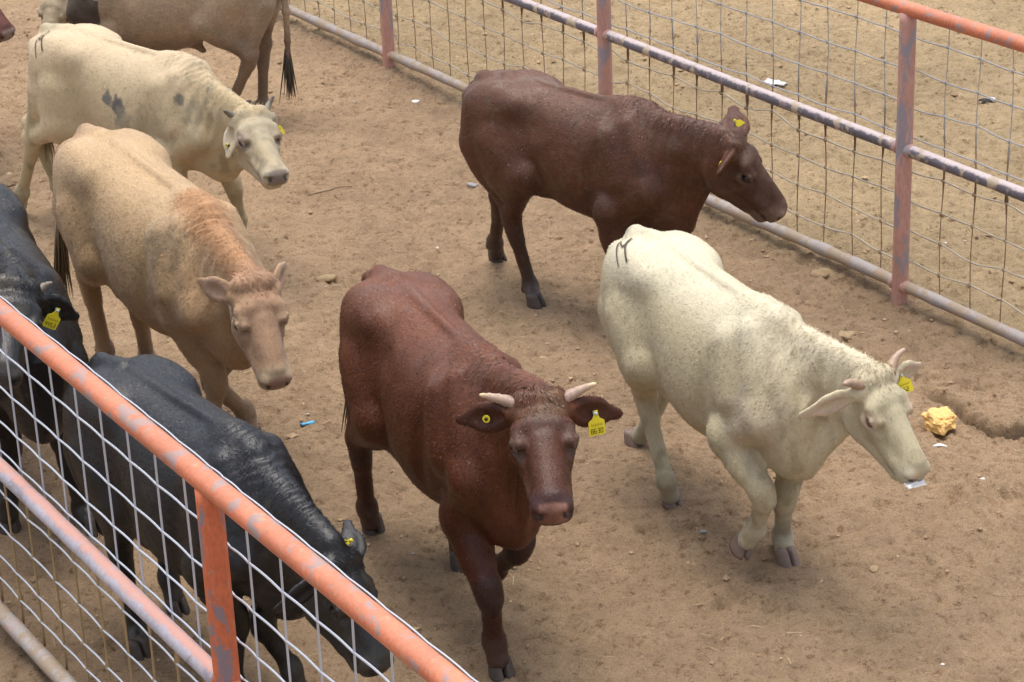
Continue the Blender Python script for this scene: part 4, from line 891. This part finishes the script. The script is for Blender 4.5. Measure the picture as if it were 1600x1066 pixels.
Cow('edge', coat=(.10, .030, .018), coarse=.013, fine=.008, neck=1.0, fat=1.0,
    tail=[(-.70, 0, 1.05), (-.74, .0, .92), (-.75, .0, .6)],
    paint=[('face', (.10, .028, .02), .6), ('muzzle', (.11, .05, .04), .6), ('nose', (.24, .18, .15), .8)],
    ).build('red cow of which only the muzzle shows at the edge of the pen', 'cow', kit(C_RED, M_HOOF))

# ------------------------------------------------------------------ litter on the ground
def rock(name, px, size, mat, label, cat, seed, flat=.6, sink=.25, rough=.35, z_off=0, sub=3, angular=0.0):
    g = ground_at(*px); g = ground_at(px[0], px[1], gz(g[0], g[1])); bm = bmesh.new(); bmesh.ops.create_icosphere(bm, subdivisions=sub, radius=1)
    V = np.array([v.co[:] for v in bm.verts]); nrm = V.copy()
    V = V * (1 + rough * (noise3(nrm + seed * 3.1, 1.3, seed)[:, None] - .5) * 2 + rough * .5 * (noise3(nrm + seed, 3.7, seed + 1)[:, None] - .5))
    if angular: V = np.sign(V) * np.abs(V) ** (1 - angular) * .8
    if angular: V = V * (1 + .34 * (noise3(V + seed, 2.1, seed + 5)[:, None] - .5) + .22 * (noise3(V + seed, 5.5, seed + 6)[:, None] - .5) + .10 * (noise3(V, 13, seed + 7)[:, None] - .5)) + .16 * (np.stack([noise3(V, 2.6, seed + q) for q in (11, 12, 13)], 1) - .5)
    V = V * np.array(size) * [1, 1, flat]
    for v, c in zip(bm.verts, V): v.co = c
    me = bpy.data.meshes.new(name); bm.to_mesh(me); bm.free(); me.polygons.foreach_set('use_smooth', [angular == 0] * len(me.polygons)); me.materials.append(mat)
    o = bpy.data.objects.new(name, me); COL.objects.link(o); o.location = (g[0], g[1], g[2] + size[2] * flat * (1 - 2 * sink)); o.rotation_euler = (0, 0, seed * 1.3)
    tag(o, label, cat); return o
M_GREY = plain('grey_stone', (.30, .29, .28), .85); M_CLOD = plain('clod', (.33, .24, .14), .95, .1, 50, .4, .5); M_YEL = plain('yellow_foam', (.80, .52, .20), .85, .15, 30, .25, .6)
M_WHT = plain('white_scrap', (.72, .70, .68), .6, .3, 30, .15); M_BLU = plain('blue_plastic', (.10, .42, .72), .4, .4, 20, .2); M_DRK = plain('dark_scrap', (.03, .028, .025), .7); M_STK = plain('dry_stick', (.16, .11, .07), .9)
rock('foam_lump', (1470, 668), (.088, .072, .058), M_YEL, 'yellow crumbling foam lump beside the rill in the earth', 'foam lump', 4, .9, .18, .5, sub=5, angular=.42)
rock('stone', (738, 291), (.032, .024, .022), M_GREY, 'small grey stone on open ground left of the brown calf', 'stone', 2)
rock('clod', (510, 438), (.05, .034, .03), M_CLOD, 'flat brown clod of earth on the open ground between tan and red cows', 'clod', 5)
rock('clod', (1322, 528), (.045, .04, .035), M_CLOD, 'yellowish clod lying beyond the cream cow', 'clod', 6, rough=.5)
rock('clod', (1285, 432), (.06, .05, .04), M_CLOD, 'largest clod, near the foot of the worn fence post', 'clod', 7)
rock('stone', (1365, 890), (.024, .018, .015), M_CLOD, 'small flat stone right of the cream cow\'s planted forefoot', 'stone', 8)
rock('stone', (1098, 832), (.016, .013, .012), M_GREY, 'tiny bluish pebble left of the raised hoof', 'stone', 9)
rock('stone', (648, 160), (.03, .022, .015), M_WHT, 'small pale stone up the pen near the far fence', 'stone', 12)
def sheet(name, px, size, mat, label, cat, seed, curl=.4, rz=0., n=9, base=None, tilt=0.0, shape=None):
    """a small crumpled scrap"""
    g = ground_at(*px); g = ground_at(px[0], px[1], gz(g[0], g[1])); V = []
    for i in range(n):
        for j in range(n):
            a, b = i / (n - 1) * 2 - 1, j / (n - 1) * 2 - 1
            if shape == 'shard': b *= max(.05, 1 - a * a) ; zz = curl * size[0] * (b * b * .6 + .15 * a * a)
            else:
                q = np.array([[a, b, seed]]); zz = curl * size[0] * (noise3(q, 1.6, seed)[0] - .2 + .5 * (noise3(q, 3.5, seed)[0] - .5))
                a += .25 * (noise3(q, 1.2, seed + 3)[0] - .5); b += .35 * (noise3(q, 1.4, seed + 4)[0] - .5)
            V.append((a * size[0], b * size[1], max(zz, 0) + .004))
    m = n * n; V += [(x, y, z - .0025) for x, y, z in V]
    F = [(i * n + j, (i + 1) * n + j, (i + 1) * n + j + 1, i * n + j + 1) for i in range(n - 1) for j in range(n - 1)]
    F += [tuple(m + k for k in f[::-1]) for f in F]
    rim = [i * n for i in range(n)] + [(n - 1) * n + j for j in range(1, n)] + [i * n + n - 1 for i in range(n - 2, -1, -1)] + [j for j in range(n - 2, 0, -1)]
    F += [(rim[k], rim[k - 1], m + rim[k - 1], m + rim[k]) for k in range(len(rim))]
    o = mesh_obj(name, V, F, mat); o.location = g if base is None else base; o.rotation_euler = (tilt, 0, rz); tag(o, label, cat); return o
sheet('plastic_scrap', (480, 664), (.030, .014), M_BLU, 'crumpled bright blue plastic scrap left of the red cow', 'plastic scrap', 3, .7, .3)
sheet('shard', (1468, 699), (.034, .012), M_WHT, 'curved white shard below the yellow lump', 'shard', 5, .5, -.1, shape='shard')
sheet('paper_scrap', (1213, 132), (.075, .04), M_WHT, 'white paper scrap beyond the far fence', 'paper scrap', 6, .6, -.6)
sheet('shard', (1535, 750), (.0, .0) if False else (.012, .008), M_WHT, 'tiny white fleck at the right of the pen', 'shard', 8, .5, .4)
c = FIT['cream']; hp = np.array(c['hp']); hx = np.array(c['hx']); hz = np.array(c['hz']); hy = np.cross(hz, hx); RH = np.stack([hx, hy, hz], 1)
q = (hp + RH @ (np.array([.449, -.03, -.104]) * c['hs'])) * c['s']; a = R(c['psi'])
q = np.array([c['pos'][0] + math.cos(a) * q[0] - math.sin(a) * q[1], c['pos'][1] + math.sin(a) * q[0] + math.cos(a) * q[1], q[2]])
sheet('paper_scrap', (1440, 745), (.040, .017), M_WHT, 'white paper scrap held in the lips of the cream cow', 'paper scrap', 11, .9, .45, base=q, tilt=.5)
g = ground_at(1540, 165); rk = empty('dropping', g); tag(rk, 'black and white bird dropping beyond the far fence', 'dropping')
for nm, off, sz, mt in (('dark_lump', (0, 0, .02), .034, M_DRK), ('white_cap', (.035, .015, .03), .022, M_WHT)):
    bm = bmesh.new(); bmesh.ops.create_icosphere(bm, subdivisions=3, radius=1); V = np.array([v.co[:] for v in bm.verts]); V2 = V * (1 + .5 * (noise3(V + 2, 1.5, 9)[:, None] - .5)) * [sz * 1.4, sz, sz * .7] + np.array(off)
    for v, cc in zip(bm.verts, V2): v.co = cc
    me = bpy.data.meshes.new(nm); bm.to_mesh(me); bm.free(); me.polygons.foreach_set('use_smooth', [True] * len(me.polygons)); me.materials.append(mt); o = bpy.data.objects.new(nm, me); COL.objects.link(o); o.parent = rk
def stick(px0, px1, r, label, seed):
    a, b = ground_at(*px0), ground_at(*px1); m = MB(); P = []
    for i in range(7):
        t = i / 6; p = a + (b - a) * t; p[2] = gz(p[0], p[1]) * .5 + r * 1.2 + .006; p = p + np.array([.006 * math.sin(i * 2 + seed), .006 * math.cos(i * 1.7), 0]); P.append(p)
    o = m.tube(P, [r * (1 - .5 * i / 6) for i in range(7)], 7); o = m.build('stick', M_STK); tag(o, label, 'stick')
stick((3, 291), (27, 291), .010, 'short dark stick left of the sandy cream cow', 1)
stick((480, 307), (548, 290), .004, 'thin curved twig on the ground in front of the sandy cream muzzle', 2)
# straw flecks, crumbs of earth and pebbles strewn over the pen: nobody could count them
def strewn(name, count, make, mat, seed, tint=True):
    rd = random.Random(seed); b = MB()
    for _ in range(count):
        x = rd.uniform(-4.4, 4.4); y = 7.2 + (rd.random() ** .8) * 10.5
        if abs(x) > .26 * y + .3: continue
        make(b, rd, x, y, gz(x, y))
    o = b.build(name, mat, tint=tint, smooth=False); tag(o, kind='stuff'); return o
def mk_straw(b, rd, x, y, z):
    L = rd.uniform(.008, .035); a = rd.uniform(0, 6.28); r = rd.uniform(.0007, .0016); c = np.array((.52, .41, .24)) * rd.uniform(.7, 1.25)
    d = np.array([math.cos(a), math.sin(a), rd.uniform(-.1, .25)]) * L; p = np.array([x, y, z + .005])
    b.tube([p - d, p + d * .1 + np.array([0, 0, .002]), p + d], [r, r, r * .7], 4, tuple(c))
def mk_crumb(b, rd, x, y, z):
    r = rd.uniform(.004, .012) * (1 + (rd.random() < .06) * 1.3); V = []; k = rd.uniform(.7, 1.2); c = tuple(np.array((.44, .31, .19)) * k) if rd.random() < .985 else tuple(np.array((.62, .58, .52)) * k)
    for i in range(6):
        t = [(1, 0, 0), (-1, 0, 0), (0, 1, 0), (0, -1, 0), (0, 0, 1), (0, 0, -1)][i]; V.append((x + t[0] * r * rd.uniform(.6, 1.4), y + t[1] * r * rd.uniform(.6, 1.4), z + r * .3 + t[2] * r * rd.uniform(.4, .9)))
    b.add(V, [(0, 2, 4), (2, 1, 4), (1, 3, 4), (3, 0, 4), (2, 0, 5), (1, 2, 5), (3, 1, 5), (0, 3, 5)], c)
t_ = NT('straw', .8, .2); t_.color(t_.attr()); M_STRAW = t_.m
t_ = NT('crumbs', .95, .1); t_.color(t_.attr()); M_CRUMB = t_.m
strewn('straw_flecks', 2600, mk_straw, M_STRAW, 21)
strewn('earth_crumbs', 5000, mk_crumb, M_CRUMB, 22)
